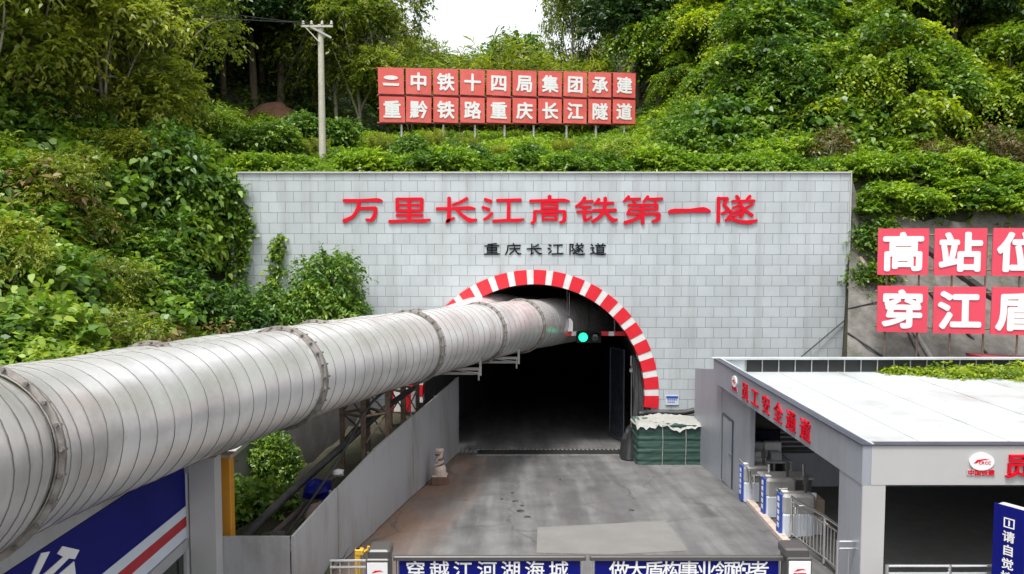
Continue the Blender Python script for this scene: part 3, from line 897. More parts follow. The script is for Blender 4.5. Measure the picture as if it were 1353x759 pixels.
for px4, d, lab in (((452, 480, 512, 486), 20.6, 'rusty steel trestle under the duct beside the hoarding'), ((516, 534, 552, 532), 24.6, 'farther rusty steel trestle close to the tunnel mouth')):
    c = at_duct(d)
    trestle('duct_trestle', [(P(px4[0], 560, d).x, d), (P(px4[1], 560, d - 0.5).x, d - 0.5), (P(px4[2], 560, d).x, d), (P(px4[3], 560, d + 0.6).x, d + 0.6)], c.z - RD - 0.02, lab)

# cradle brackets carrying the duct by the tunnel mouth
def bracket(d, label, hgt, k=1.0):
    c = at_duct(d)
    t = thing('duct_bracket', (c.x, d, c.z), label, 'bracket', None)
    mb = MB()
    z = -RD - 0.08
    mb.box((-0.25, 0, z), (1.7, 0.1, 0.08)); mb.box((-0.25, 0.35, z - 0.2), (1.6, 0.08, 0.08))
    mb.build('beam', M['steel'], t)
    mb = MB(); mb.box((0.62, -0.05, z + hgt / 2 - 0.2), (0.07, 0.07, hgt)); mb.box((0.55, 0.32, z - 0.22), (0.05, 0.05, 0.4))
    mb.build('upright', M['steel'], t)
    mb = MB(); mb.tube([(-0.3, 0, z), (0.55, 0.3, z - 0.2)], 0.025, 6)
    mb.build('stay', M['steel'], t)
    return t
bracket(23.4, 'grey steel bracket with a tall upright holding the duct above the hoarding', 1.35)
bracket(26.2, 'smaller steel bracket with short white stubs nearest the tunnel mouth', 0.75)

# ------------------------------------------------------------------ hoarding along the left edge of the road
hb = [(-2.04, 28.0), (-2.45, 24.6), (-2.87, 21.2), (-3.3, 17.6), (-3.62, 15.2), (-3.9, 13.05)]
htop = [8 - (500 - 318.5) * 0.0280, 0, 0, 0, 0, 0]
ztop = [2.93, 2.98, 3.03, 3.08, 2.95, 2.8]
hd = thing('metal_hoarding', (-3.0, 20, 0), 'grey sheet metal hoarding lining the left edge of the road down to the tunnel', 'hoarding')
for i in range(len(hb) - 1):
    (x0, y0), (x1, y1) = hb[i], hb[i + 1]
    z0t, z1t = ztop[i], ztop[i + 1]
    zb0, zb1 = float(rz(y0)) + 0.03, float(rz(y1)) + 0.03
    d = Vector((x1 - x0, y1 - y0, 0)).normalized(); nn = Vector((-d.y, d.x, 0))
    mb = MB()
    g = 0.006
    A, B = Vector((x0, y0, 0)) + d * g, Vector((x1, y1, 0)) - d * g
    off = nn * (0.02 if i % 2 else 0.0)
    vs = []
    for s in (0, -0.05):
        for p, zb, zt in ((A, zb0, z0t), (B, zb1, z1t)):
            q = p + nn * s * -1 + off
            vs += [(q.x, q.y, zb), (q.x, q.y, zt)]
    mb.add(vs, [(0, 1, 3, 2), (4, 6, 7, 5), (1, 5, 7, 3), (0, 2, 6, 4), (0, 4, 5, 1), (2, 3, 7, 6)])
    mb.build('panel', M['hoard'], hd, world=True)
mb = MB()
for i in range(len(hb) - 1):
    (x0, y0), (x1, y1) = hb[i], hb[i + 1]
    mb.tube([(x0 - 0.1, y0, ztop[i] - 0.25), (x1 - 0.1, y1, ztop[i + 1] - 0.25)], 0.03, 6)
    mb.tube([(x0 - 0.1, y0, float(rz(y0)) - 0.3), (x0 - 0.1, y0, ztop[i] - 0.05)], 0.03, 6)
mb.build('rear_frame', M['steel'], hd, world=True)
mb = MB(); mb.box((-4.52, 13.05, 2.1), (1.2, 0.05, 1.4)); mb.build('end_panel', M['hoard'], hd, world=True)
# ------------------------------------------------------------------ trench behind the hoarding
def tubes(name, paths, rad, m, label, cat, n=8):
    mb = MB()
    for p in paths:
        mb.tube(spline(p, 0.25) if len(p) > 2 else p, rad, n)
    o = mb.build(name, m, smooth=True)
    return tag(o, label, cat)
tubes('black_hose', [[(-5.0, 13.4, 2.45), (-4.9, 15.5, 2.5), (-4.35, 19, 2.75), (-3.7, 22, 3.1), (-3.2, 25, 3.15)]], 0.09, M['rubber'], 'thick black hose running behind the hoarding towards the tunnel', 'hose')
tubes('black_cable', [[(-4.45, 13.5, 2.2), (-4.25, 15.5, 2.5), (-3.95, 17.2, 3.05), (-3.6, 19, 3.85), (-3.0, 20.6, 4.2)]], 0.035, M['rubber'], 'thin black cable rising from the trench up to the duct', 'cable')
tubes('drain_pipe', [[(-5.15, 13.3, 1.95), (-4.8, 16.0, 2.0), (-4.4, 18.5, 2.15)]], 0.065, mat('mauve_pipe', (0.13, 0.09, 0.09), 0.5), 'dull brown pipe lying lowest in the trench behind the hoarding', 'pipe')
tubes('timber_pole', [[(-4.45, 13.3, 1.95), (-4.22, 15.6, 2.1)]], 0.085, M['wood'], 'pale peeled timber pole lying in the trench', 'pole')
rng = random.Random(11)
for i, (x, y, z, m, lab) in enumerate([(-4.1, 15.6, 2.3, M['carton'], 'brown crumpled carton dumped in the trench'), (-4.35, 16.6, 2.5, M['blue'], 'dark blue plastic sheet bundled in the trench'), (-4.75, 14.7, 2.05, M['darkgrey'], 'dark grey sack slumped in the trench'), (-4.05, 17.4, 2.6, M['paper'], 'white scrap of packing lying in the trench')]):
    mb = MB()
    prof = [(0.0, -0.2), (0.28, -0.18), (0.33, -0.02), (0.26, 0.1), (0.1, 0.17)]
    mb.lathe(prof, n=9)
    mb.v = [(vx * rng.uniform(0.75, 1.25), vy * rng.uniform(0.9, 1.5), vz * rng.uniform(0.7, 1.2)) for vx, vy, vz in mb.v]
    sc_ = [1, 1, 1, 0.4][i]
    mb.v = [(a_ * sc_, b_ * sc_, c_ * sc_) for a_, b_, c_ in mb.v]
    o = mb.build(['crumpled_carton', 'plastic_bundle', 'sack', 'packing_scrap'][i], m, loc=(x, y, z))
    tag(o, lab, ['carton', 'bundle', 'sack', 'scrap'][i])
# trench bed of spoil (loose earth and stones)
tb = MB()
rng = random.Random(3)
for j in range(26):
    for i in range(8):
        tb.v.append((-6.2 + i * 0.36 + 0.075 * j * 0.6, 13.2 + j * 0.55, 1.55 + 0.018 * j + rng.uniform(-0.13, 0.13) - 0.02 * i))
for j in range(25):
    for i in range(7):
        tb.f.append((j * 8 + i, j * 8 + i + 1, (j + 1) * 8 + i + 1, (j + 1) * 8 + i)); tb.m.append(0)
tag(tb.build('trench_spoil', M['soil'], smooth=True), kind='structure')
# sloping stone wing wall left of the portal
ww = thing('wing_wall', (-7, 22, 0), 'grey block wing wall sloping down behind the duct, left of the portal', 'wall')
mb = MB()
p = [(-5.6, 28.3), (-6.3, 22.5), (-7.3, 17.2)]
zt = [3.9, 3.0, 2.0]
for i in range(2):
    (xa, ya), (xb, yb_) = p[i], p[i + 1]
    vs = [(xa, ya, -0.6), (xb, yb_, -0.2), (xb - 0.35, yb_, zt[i + 1]), (xa - 0.35, ya, zt[i]), (xa - 0.8, ya, -0.6), (xb - 0.8, yb_, -0.2), (xb - 0.8, yb_, zt[i + 1]), (xa - 0.8, ya, zt[i])]
    mb.add(vs, [(0, 3, 2, 1), (3, 7, 6, 2), (4, 5, 6, 7), (0, 4, 7, 3), (1, 2, 6, 5)])
mb.build('face', M['conc'], ww, world=True)
mb = MB()
for i in range(2):
    (xa, ya), (xb, yb_) = p[i], p[i + 1]
    vs = [(xa - 0.3, ya, zt[i] + 0.01), (xb - 0.3, yb_, zt[i + 1] + 0.01), (xb - 0.85, yb_, zt[i + 1] + 0.01), (xa - 0.85, ya, zt[i] + 0.01)]
    vs += [(q[0], q[1], q[2] + 0.12) for q in vs]
    mb.add(vs, [(0, 4, 5, 1), (4, 7, 6, 5), (3, 2, 6, 7), (1, 5, 6, 2), (0, 3, 7, 4)])
mb.build('coping', M['pavlight'], ww, world=True)
# striped hazard board beyond the trestle
hz = thing('hazard_board', P(532, 530, 26.3), 'red and white striped hazard board half hidden beneath the duct', 'board')
mb = MB()
for k in range(4):
    mb.box((-0.45 + 0.3 * k, 0, 0), (0.3, 0.04, 0.75), k % 2)
mb.build('board', [M['red'], M['white']], hz)
mb = MB(); mb.box((-0.3, 0.06, -1.0), (0.06, 0.06, 2.4)); mb.build('leg', M['steel'], hz)
mb = MB(); mb.box((0.3, 0.06, -1.0), (0.06, 0.06, 2.4)); mb.build('leg', M['steel'], hz)

# orange post beside the booth
op = thing('orange_post', (P(300, 640, 13.6).x, 13.6, 1.3), 'orange square post with a pale cap standing behind the booth column', 'post')
zt_ = P(300, 603, 13.6).z
mb = MB(); mb.bbox((0, 0, (zt_ - 1.3) / 2), (0.2, 0.2, zt_ - 1.3), 0.015); mb.build('shaft', M['orange'], op)
mb = MB(); mb.bbox((0, 0, zt_ - 1.3 + 0.03), (0.27, 0.27, 0.06), 0.015); mb.build('cap', M['wood'], op)

# ------------------------------------------------------------------ gate booth on the left
bx = -5.6
booth = thing('gate_booth', (bx, 9, 1.6), 'grey clad gate booth with a blue band, red and white stripes and a dark window', 'building')
Y0, Y1 = 4.2, 13.0
def band(name, z0, z1, m, out, y0=Y0, y1=Y1):
    mb = MB(); mb.box((bx + out / 2 - 0.05, (y0 + y1) / 2, (z0 + z1) / 2), (0.1 + out, y1 - y0, z1 - z0))
    return mb.build(name, m, booth, world=True)
zb = P(162, 649, 5.6 / 0.5145).z
zr0 = P(244, 675, 5.6 / 0.4325).z; zr1 = P(244, 688, 5.6 / 0.4325).z; zw0 = P(244, 662, 5.6 / 0.4325).z; zw1 = P(244, 703, 5.6 / 0.4325).z
band('wall_panel', zb, 4.75, M['hoard'], 0.0)
band('blue_band', zw0, zb - 0.004, M['blue'], 0.02)
band('white_stripe', zr0, zw0 - 0.003, M['turnwhite'], 0.02)
band('red_stripe', zr1, zr0 - 0.003, M['stripered'], 0.024)
band('white_stripe', zw1, zr1 - 0.003, M['turnwhite'], 0.02)
wz0, wz1 = 1.62, zw1 - 0.005
mb = MB()
mb.box((bx - 0.02, Y1 - 0.12, (wz0 + wz1) / 2), (0.14, 0.24, wz1 - wz0)); mb.box((bx - 0.02, Y0 + 0.12, (wz0 + wz1) / 2), (0.14, 0.24, wz1 - wz0))
mb.box((bx - 0.02, (Y0 + Y1) / 2, wz1 - 0.1), (0.14, Y1 - Y0 - 0.5, 0.18)); mb.box((bx - 0.02, 9.2, (wz0 + wz1) / 2 - 0.1), (0.13, 0.12, wz1 - wz0 - 0.2))
wf = mb.build('window', M['hoard'], booth, world=True)
mb = MB(); mb.box((-0.0, 0, 0), (0.03, Y1 - Y0 - 0.5, wz1 - wz0 - 0.22)); o = mb.build('pane', M['glass'], wf); o.location = (-0.06, (Y0 + Y1) / 2 - 9, (wz0 + wz1) / 2 - 0.1 - 1.6)
mb = MB(); mb.box((bx - 1.9, (Y0 + Y1) / 2, 4.82), (3.9, Y1 - Y0 + 0.1, 0.12)); mb.build('roof', M['hoard'], booth, world=True)
mb = MB(); mb.box((bx - 3.7, (Y0 + Y1) / 2, 3.15), (0.1, Y1 - Y0, 3.2)); mb.build('rear_wall', M['hoard'], booth, world=True)
mb = MB(); mb.box((bx - 1.9, Y1 - 0.02, 3.15), (3.5, 0.08, 3.2)); mb.box((bx - 1.9, Y0 + 0.02, 3.15), (3.5, 0.08, 3.2)); mb.build('end_wall', M['hoard'], booth, world=True)
cx0, cx1 = P(246, 700, 13.0).x, P(294, 700, 13.0).x
mb = MB(); mb.box(((cx0 + cx1) / 2 + 0.1, 12.85, 2.85), (cx1 - cx0 - 0.2, 0.3, 2.9)); mb.build('column', M['pavlight'], booth, world=True)
mb = MB(); mb.tube([(cx0 + 0.09, 12.78, 1.4), (cx0 + 0.09, 12.78, 4.1)], 0.1, 14); mb.box((cx0 + 0.09, 12.78, 4.25), (0.24, 0.22, 0.4)); mb.build('downpipe', M['hoard'], booth, world=True)
# white emblem strokes on the blue band
def on_band(px, py):
    d = (bx + 0.022) / ((px - CXP) / FPX) * 1.0
    for _ in range(3):
        p = P(px, py, d); d *= (bx + 0.022) / p.x
    p = P(px, py, d)
    return (p.y, p.z)
mb = MB()
for poly in ([(54, 731), (65, 729), (50, 759), (40, 762)], [(75, 732), (82, 722), (104, 727), (98, 739), (90, 738), (66, 762), (50, 765), (83, 736)], [(97, 742), (99, 758), (96, 768), (66, 772), (76, 760)]):
    q = [on_band(*k) for k in poly]
    Mx = face_mat((bx + 0.021, 0, 0), (0, 1, 0))
    mb.prism([(y, z) for y, z in q], Mx, 0.012)
mb.build('emblem', M['whiteplain'], booth, world=True)

# ------------------------------------------------------------------ barrier gates
def barrier(px0, px1, post_l, text, label, lab_post, right):
    d = 13.0
    zt = P(600, 735, d).z
    xa, xb = P(px0, 740, d).x, P(px1, 740, d).x
    t = thing('banner_gate', ((xa + xb) / 2, d, 1.6), label, 'barrier')
    hh = zt - 1.6
    mb = MB(); mb.bbox((0, 0, hh - 0.03), (xb - xa + 0.05, 0.09, 0.075), 0.012); mb.build('top_beam', M['darkgrey'], t)
    mb = MB(); mb.box((0, 0.012, hh - 0.46), (xb - xa - 0.14, 0.035, 0.78)); mb.build('banner_panel', M['blue'], t)
    mb = MB()
    for s in (-1, 1):
        mb.tube([(s * ((xb - xa) / 2 - 0.04), 0, hh - 0.07), (s * ((xb - xa) / 2 - 0.04), 0, 0.05)], 0.022, 8)
    mb.tube([((xa - xb) / 2 + 0.04, 0, 0.08), ((xb - xa) / 2 - 0.04, 0, 0.08)], 0.02, 8)
    mb.build('frame', M['inox'], t)
    n = len(text)
    # the text is inset from the ends of the panel
    ta, tb_ = (P(549, 750, d).x, P(738, 750, d).x) if not right else (P(818, 750, d).x, P(1003, 750, d).x)
    for i, ch in enumerate(text):
        mb = MB()
        x = ta + (tb_ - ta) * i / (n - 1) - (xa + xb) / 2
        letter(mb, ch, face_mat((x, -0.007, hh - 0.24), (1, 0, 0)), 0.36, 0.33, 0.003, 0.013)
        mb.build('letter', M['whiteplain'], t)
    pa, pb = P(post_l[0], 735, d - 0.05).x, P(post_l[1], 735, d - 0.05).x
    q = thing('gate_post', ((pa + pb) / 2, d - 0.02, 1.6), lab_post, 'gate post')
    wd = pb - pa
    zc = P(600, post_l[2], d).z - 1.6
    mb = MB(); mb.bbox((0, 0, zc / 2), (wd, 0.36, zc), 0.02); mb.build('cabinet', M['darkgrey'], q)
    mb = MB(); mb.box((0, -0.187, zc / 2 - 0.02), (wd * 0.86, 0.012, zc - 0.08)); mb.build('white_face', M['whiteplain'], q)
    mb = MB(); mb.bbox((0.02 if not right else -0.03, 0.05, zc + 0.075), (wd * 0.95, 0.42, 0.15), 0.03); mb.build('motor_head', M['darkgrey'], q)
    mb = MB()
    Mx = face_mat((0, -0.194, zc - 0.24), (1, 0, 0))
    mb.prism([(-0.1, 0.0), (-0.04, 0.045), (0.05, 0.05), (0.1, 0.03), (0.03, 0.03), (-0.04, 0.01)], Mx, 0.004)
    mb.prism([(-0.11, -0.05), (0.11, -0.05), (0.11, -0.025), (-0.11, -0.025)], Mx, 0.004)
    mb.build('badge', M['red_letter'], q)
    if right:
        mb = MB(); letter(mb, '中', face_mat((0, -0.194, zc - 0.44), (1, 0, 0)), 0.17, 0.17, 0.003, 0.02); mb.build('letter', M['black'], q)
    return t
barrier(522, 772, (485, 516, 733), '穿越江河湖海城', 'blue banner gate with white writing across the left half of the road', 'white faced gate post with a dark motor head by the yellow post', False)
barrier(781, 1034, (1036, 1069, 731), '做大盾构事业领跑者', 'blue banner gate with white writing across the right half of the road', 'white faced gate post with a dark motor head near the pavilion', True)
# yellow post and side railing
yp = thing('yellow_post', (P(473, 740, 13.5).x, 13.5, 1.5), 'yellow steel post with a hooked top left of the gate', 'post')
zt_ = P(473, 725, 13.5).z - 1.5
mb = MB(); mb.bbox((0, 0, zt_ / 2), (0.1, 0.1, zt_), 0.01); mb.bbox((0.03, 0, zt_ - 0.05), (0.16, 0.12, 0.1), 0.015); mb.build('shaft', M['yellow'], yp)
mb = MB(); mb.tube([(0.06, 0, zt_ - 0.1), (0.18, 0, zt_ - 0.02), (0.2, 0, zt_ + 0.04)], 0.025, 8); mb.build('hook', M['yellow'], yp)
rl = thing('side_railing', (P(460, 745, 13.2).x, 13.2, 1.5), 'short stainless railing between the hoarding and the left gate post', 'railing')
xa, xb = P(436, 745, 13.2).x - rl.location.x, P(486, 745, 13.2).x - rl.location.x
zt_ = P(460, 741, 13.2).z - 1.5
for z_ in (zt_, zt_ - 0.12, 0.1):
    mb = MB(); mb.tube([(xa, 0, z_), (xb, 0, z_)], 0.023, 8); mb.build('rail', M['inox'], rl)
for k in range(5):
    x = xa + (xb - xa) * (k + 0.1) / 4.2
    mb = MB(); mb.tube([(x, 0, 0), (x, 0, zt_)], 0.014, 6); mb.build('baluster', M['steel'], rl)

# worn striped marker post on a block
x, y = G(581, 640)
mk = thing('marker_post', (x, y, float(rz(y))), 'worn pale marker post with dark spiral stripes on a brown block, by the hoarding', 'marker post')
mb = MB(); mb.bbox((0, 0, 0.14), (0.5, 0.42, 0.28), 0.03); mb.build('block', M['brownbase'], mk)
mb = MB(); mb.bbox((0, 0, 0.295), (0.46, 0.38, 0.03), 0.01); mb.lathe([(0.2, 0.31), (0.2, 0.5), (0.17, 0.56), (0.12, 0.6), (0.105, 0.72), (0.1, 0.95), (0.085, 1.0), (0.13, 1.03), (0.13, 1.08), (0.05, 1.1)], n=16); mb.build('shaft', M['stone'], mk)
mb = MB()
for z0 in (0.6, 0.78, 0.94):
    pth = [(0.118 * math.cos(q), 0.118 * math.sin(q), z0 + 0.025 * q - 0.03) for q in [k * 0.4 for k in range(9)]]
    mb.tube([(-p[0], -p[1], p[2]) for p in pth], 0.026, 6)
mb.build('stripe', M['brownbase'], mk)
mb = MB(); mb.tube([(0.12, -0.1, 1.05), (0.02, -0.13, 0.9), (-0.1, -0.12, 0.75)], 0.03, 6); mb.tube([(0.14, -0.1, 0.75), (0.0, -0.15, 0.66), (-0.14, -0.12, 0.62)], 0.03, 6); mb.build('wrap', M['stone'], mk)

# ------------------------------------------------------------------ tunnel mouth furniture
TY = 29.6
bar = thing('height_limit_bar', P(775, 441, TY), 'red and white striped height bar hung across the tunnel mouth', 'barrier')
x0, x1 = P(716, 441, TY).x - bar.location.x, P(826, 441, TY).x - bar.location.x
nb = 9
for_red = MB()
for k in range(nb):
    w_ = (x1 - x0) / nb
    wide = w_ * (1.35 if k % 2 == 0 else 0.62)
    for_red.box((x0 + w_ * (k + 0.5), 0, 0), (wide * 0.985, 0.07, 0.17), k % 2)
for_red.build('bar', [M['red'], M['white']], bar)
for px in (752, 812):
    mb = MB(); x = P(px, 441, TY).x - bar.location.x
    mb.tube([(x, 0, 0.05), (x, 0, P(px, 392, TY).z - bar.location.z + 0.15)], 0.012, 6); mb.build('hanger', M['steel'], bar)
wb = thing('white_plate', P(752.5, 430, TY - 0.1), 'white plate hanging left of the green signal', 'plate')
mb = MB(); mb.prism([(-0.12, -0.24), (0.13, -0.24), (0.13, 0.14), (0.04, 0.26), (-0.12, 0.28)], face_mat((0, 0, 0), (1, 0, 0)), 0.02); mb.build('plate', M['paper'], wb)
mb = MB(); mb.tube([(-0.1, 0.02, 0.2), (-0.1, 0.02, 1.7)], 0.008, 6); mb.build('cord', M['steel'], wb)
sg = thing('traffic_signal', P(778, 438, TY - 0.25), 'two lamp traffic signal showing green under the arch', 'traffic signal')
mb = MB(); mb.bbox((0, 0, -0.22), (0.98, 0.2, 0.44), 0.04); mb.tube([(0, 0.05, 0.2), (0, 0.05, 1.5)], 0.02, 8); mb.build('housing', M['black'], sg)
gm = bpy.data.materials.new('lit_green_lens'); gm.use_nodes = True
b_ = gm.node_tree.nodes['Principled BSDF']; b_.inputs['Base Color'].default_value = (0.02, 0.5, 0.3, 1); b_.inputs['Emission Color'].default_value = (0.02, 1.0, 0.36, 1); b_.inputs['Emission Strength'].default_value = 0.75
for s, m in ((-1, gm), (1, M['glass'])):
    mb = MB()
    prof = [(0.18, 0.0), (0.17, 0.03), (0.12, 0.06), (0.05, 0.075)]
    mb.lathe(prof, n=20)
    mb.v = [(vx + s * 0.23, -0.11 - vz, vy - 0.22) for vx, vy, vz in mb.v]
    mb.f = [tuple(reversed(f)) for f in mb.f]
    mb.build('lens', m, sg)
    mb = MB()
    for k in range(14):
        a0, a1 = math.pi * k / 14, math.pi * (k + 1) / 14
        for a_ in ((a0, a1),):
            vs = [(s * 0.23 + 0.2 * math.cos(q), yy, -0.22 + 0.2 * math.sin(q)) for q in a_ for yy in (-0.1, -0.26)]
            mb.add(vs, [(0, 1, 3, 2)])
    mb.build('visor', M['black'], sg)
# wire mesh leaf inside the mouth, right
mg = thing('mesh_leaf', (P(824, 560, 30.2).x, 30.2, -0.2), 'dark wire mesh gate leaf folded against the right wall of the tunnel', 'gate')
zt_ = P(824, 463, 30.2).z + 0.2
mb = MB()
Wm = 1.5
dv = Vector((-0.25, 1, 0)).normalized()
mb.tube([(0, 0, 0), (0, 0, zt_)], 0.03, 6); mb.tube([tuple(dv * Wm), tuple(dv * Wm + Vector((0, 0, zt_ - 0.1)))], 0.03, 6)
mb.tube([(0, 0, zt_), tuple(dv * Wm + Vector((0, 0, zt_ - 0.1)))], 0.03, 6); mb.tube([(0, 0, 0.1), tuple(dv * Wm + Vector((0, 0, 0.1)))], 0.03, 6)
mb.build('frame', M['trim'], mg)
mb = MB()
for k in range(1, 34):
    z = zt_ * k / 34
    mb.tube([(0, 0, z), tuple(dv * Wm + Vector((0, 0, z)))], 0.008, 4)
for k in range(1, 8):
    q = dv * Wm * k / 8
    mb.tube([(q.x, q.y, 0.1), (q.x, q.y, zt_ - 0.05)], 0.008, 4)
mb.build('mesh', M['trim'], mg)
wp = thing('white_pole', (P(834, 560, 29.9).x, 29.9, -0.15), 'thin white pole with a small box standing beside the mesh gate', 'pole')
zt_ = P(834, 480, 29.9).z + 0.15
mb = MB(); mb.tube([(0, 0, 0), (0, 0, zt_)], 0.025, 8); mb.build('shaft', M['steel'], wp)
mb = MB(); mb.bbox((0.03, -0.05, zt_ - 0.28), (0.24, 0.1, 0.14), 0.02); mb.tube([(-0.03, -0.03, zt_ - 0.1), (-0.03, -0.03, zt_ + 0.3)], 0.03, 6); mb.build('box', M['whiteplain'], wp)
# black sheeting hung on the right of the opening
ds = MB(); rng = random.Random(8)
nI, nJ = 14, 18
for j in range(nJ):
    tz = j / (nJ - 1)
    for i in range(nI):
        ti = i / (nI - 1)
        px = 836 + (36 * ti) * (0.25 + 0.75 * tz); py = 468 + 96 * tz + 10 * ti * (1 - tz)
        p = P(px, py, 28.9 - 0.45 * tz)
        p.y += 0.07 * math.sin(i * 1.9 + 0.5 * j) - 0.05 * tz
        ds.v.append(tuple(p))
for j in range(nJ - 1):
    for i in range(nI - 1):
        ds.f.append((j * nI + i, (j + 1) * nI + i, (j + 1) * nI + i + 1, j * nI + i + 1)); ds.m.append(0)
tag(ds.build('black_sheeting', M['drape'], smooth=True), 'black plastic sheeting hanging in folds at the right foot of the arch', 'sheeting')
tubes('black_pipe', [[P(846, 547, 28.6), P(872, 545, 28.1), P(900, 546, 28.0), P(925, 541, 28.0), P(950, 540, 28.1)]], 0.11, M['rubber'], 'black pipe sagging along the wall foot above the netted stack', 'pipe')
tubes('black_pipe', [[P(836, 556, 28.3), P(865, 551, 27.9), P(900, 551, 27.8), P(930, 548, 27.9), P(955, 547, 27.9)]], 0.06, M['rubber'], 'thinner black pipe lying on the white cover of the stack', 'pipe')
# stack under green netting
x0, y0 = G(843, 614); x1_, y1_ = G(940, 614)
xc, yc = (x0 + x1_) / 2, (y0 + y1_) / 2 + 0.7
ht = P(890, 560, y0).z - float(rz(y0))
st = thing('netted_stack', (xc, yc, float(rz(yc))), 'stack of material wrapped in green netting with a white cover on top', 'stack')
def lumpy(mb, size, nxy, seed, top, taper=0.03):
    rng = random.Random(seed)
    sx, sy, sz = size
    n1, n2 = nxy
    ringpts = [(-1 + 2 * i / n1, -1) for i in range(n1)] + [(1, -1 + 2 * i / n1) for i in range(n1)] + [(1 - 2 * i / n1, 1) for i in range(n1)] + [(-1, 1 - 2 * i / n1) for i in range(n1)]
    N = len(ringpts)
    for j in range(n2 + 1):
        z = sz * j / n2
        for (u, v_) in ringpts:
            k = 1 - taper * j / n2 + 0.014 * math.sin(j * 2.4) + rng.uniform(-0.008, 0.008)
            if max(abs(u), abs(v_)) == 1 and abs(abs(u) - abs(v_)) < 0.02: k *= 0.975
            mb.v.append((u * sx / 2 * k, v_ * sy / 2 * k, z + (rng.uniform(-0.02, 0.02) if j == n2 else 0)))
    for j in range(n2):
        for i in range(N):
            q = (i + 1) % N
            mb.f.append((j * N + i, j * N + q, (j + 1) * N + q, (j + 1) * N + i)); mb.m.append(0)
    if top:
        mb.f.append(tuple(n2 * N + i for i in range(N))); mb.m.append(0)
mb = MB(); lumpy(mb, (x1_ - x0 + 0.1, 1.5, ht), (12, 16), 4, True); mb.build('netting', M['net'], st)
mb = MB(); rng = random.Random(9)
NXc, NYc = 26, 12
hem = [0.5 + 0.3 * math.sin(i * 0.55) + rng.uniform(-0.2, 0.35) for i in range(26)]
for j in range(NYc):
    for i in range(NXc):
        u, v_ = -1.03 + 2.06 * i / (NXc - 1), -1.06 + 2.1 * j / (NYc - 1)
        edge = max(0, abs(u) - 0.95) * 3 + max(0, -v_ - 0.9) * 1.2 + max(0, v_ - 0.95)
        mb.v.append((u * (x1_ - x0) / 2 - 0.02, v_ * 0.76, ht + 0.05 + 0.05 * math.sin(3.1 * u + 2 * v_) + rng.uniform(-0.03, 0.03) - edge * hem[i]))
for j in range(NYc - 1):
    for i in range(NXc - 1):
        mb.f.append((j * NXc + i, j * NXc + i + 1, (j + 1) * NXc + i + 1, (j + 1) * NXc + i)); mb.m.append(0)
mb.build('white_cover', M['tarp'], st, smooth=True)
mb = MB()
for px in (-0.45, 0.35):
    mb.tube([(px, -0.775, 0.02), (px + 0.02, -0.775, ht * 0.62), (px, -0.77, ht * 0.98)], 0.014, 6)
mb.build('cord', M['tarp'], st)
mb = MB(); mb.lathe([(0.5, 0.0), (0.55, 0.3), (0.42, 0.9), (0.25, 1.25), (0.05, 1.35)], c=(0, 0, 0), n=14)
rng = random.Random(2)
mb.v = [(a_ * rng.uniform(0.8, 1.15) * 0.7, b_ * rng.uniform(0.85, 1.2), c_ * rng.uniform(0.9, 1.1)) for a_, b_, c_ in mb.v]
o = mb.build('sack_heap', M['drape'], loc=(*G(833, 606), -0.05)); tag(o, 'heap of dark sheeting slumped against the left end of the netted stack', 'heap')

# ------------------------------------------------------------------ pavilion on the right
YN, YF = 13.3, 23.3
PX = P(1139.5, 610, YN).x
ZT = P(1141, 589, YN).z
ZB = P(1140, 641, YN).z
PXR = 17.0
pav = thing('passage_pavilion', (PX, YN, 1.5), 'grey clad pavilion with a white flat roof and red lettering along its fascias', 'pavilion')
def pbox(name, x0, x1, y0, y1, z0, z1, m, parent=None, bev=0.0):
    mb = MB()
    c, s_ = ((x0 + x1) / 2, (y0 + y1) / 2, (z0 + z1) / 2), (x1 - x0, y1 - y0, z1 - z0)
    if bev: mb.bbox(c, s_, bev)
    else: mb.box(c, s_)
    return mb.build(name, m, parent or pav, world=True)
FT = 0.16
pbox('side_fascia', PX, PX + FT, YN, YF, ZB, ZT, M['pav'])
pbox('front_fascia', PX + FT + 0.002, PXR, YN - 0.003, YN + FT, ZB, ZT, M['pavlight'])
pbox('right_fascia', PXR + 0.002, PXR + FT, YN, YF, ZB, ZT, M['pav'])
ZR = ZT - 0.42
mb = MB(); mb.box(((PX + FT + PXR) / 2, (YN + FT + YF) / 2, ZR - 0.06), (PXR - PX - FT - 0.006, YF - YN - FT - 0.006, 0.12))
for k in range(1, 6):
    mb.box((PX + FT + k * 1.85, (YN + FT + YF) / 2, ZR + 0.006), (0.045, YF - YN - FT - 0.02, 0.012))
mb.build('roof_sheet', M['roof'], pav, world=True)
mb = MB()
mb.box((PX + FT / 2, (YN + YF) / 2, ZT + 0.012), (FT + 0.06, YF - YN + 0.05, 0.022))
mb.box(((PX + PXR) / 2 + FT / 2, YN + FT / 2, ZT + 0.0125), (PXR - PX - FT - 0.02, FT + 0.06, 0.021))
mb.build('fascia_cap', M['trim'], pav, world=True)
mb = MB()
mb.box((PX + FT + 0.02, (YN + YF) / 2, ZT + 0.03), (0.05, YF - YN, 0.016))
mb.build('cap_edge', M['roof'], pav, world=True)
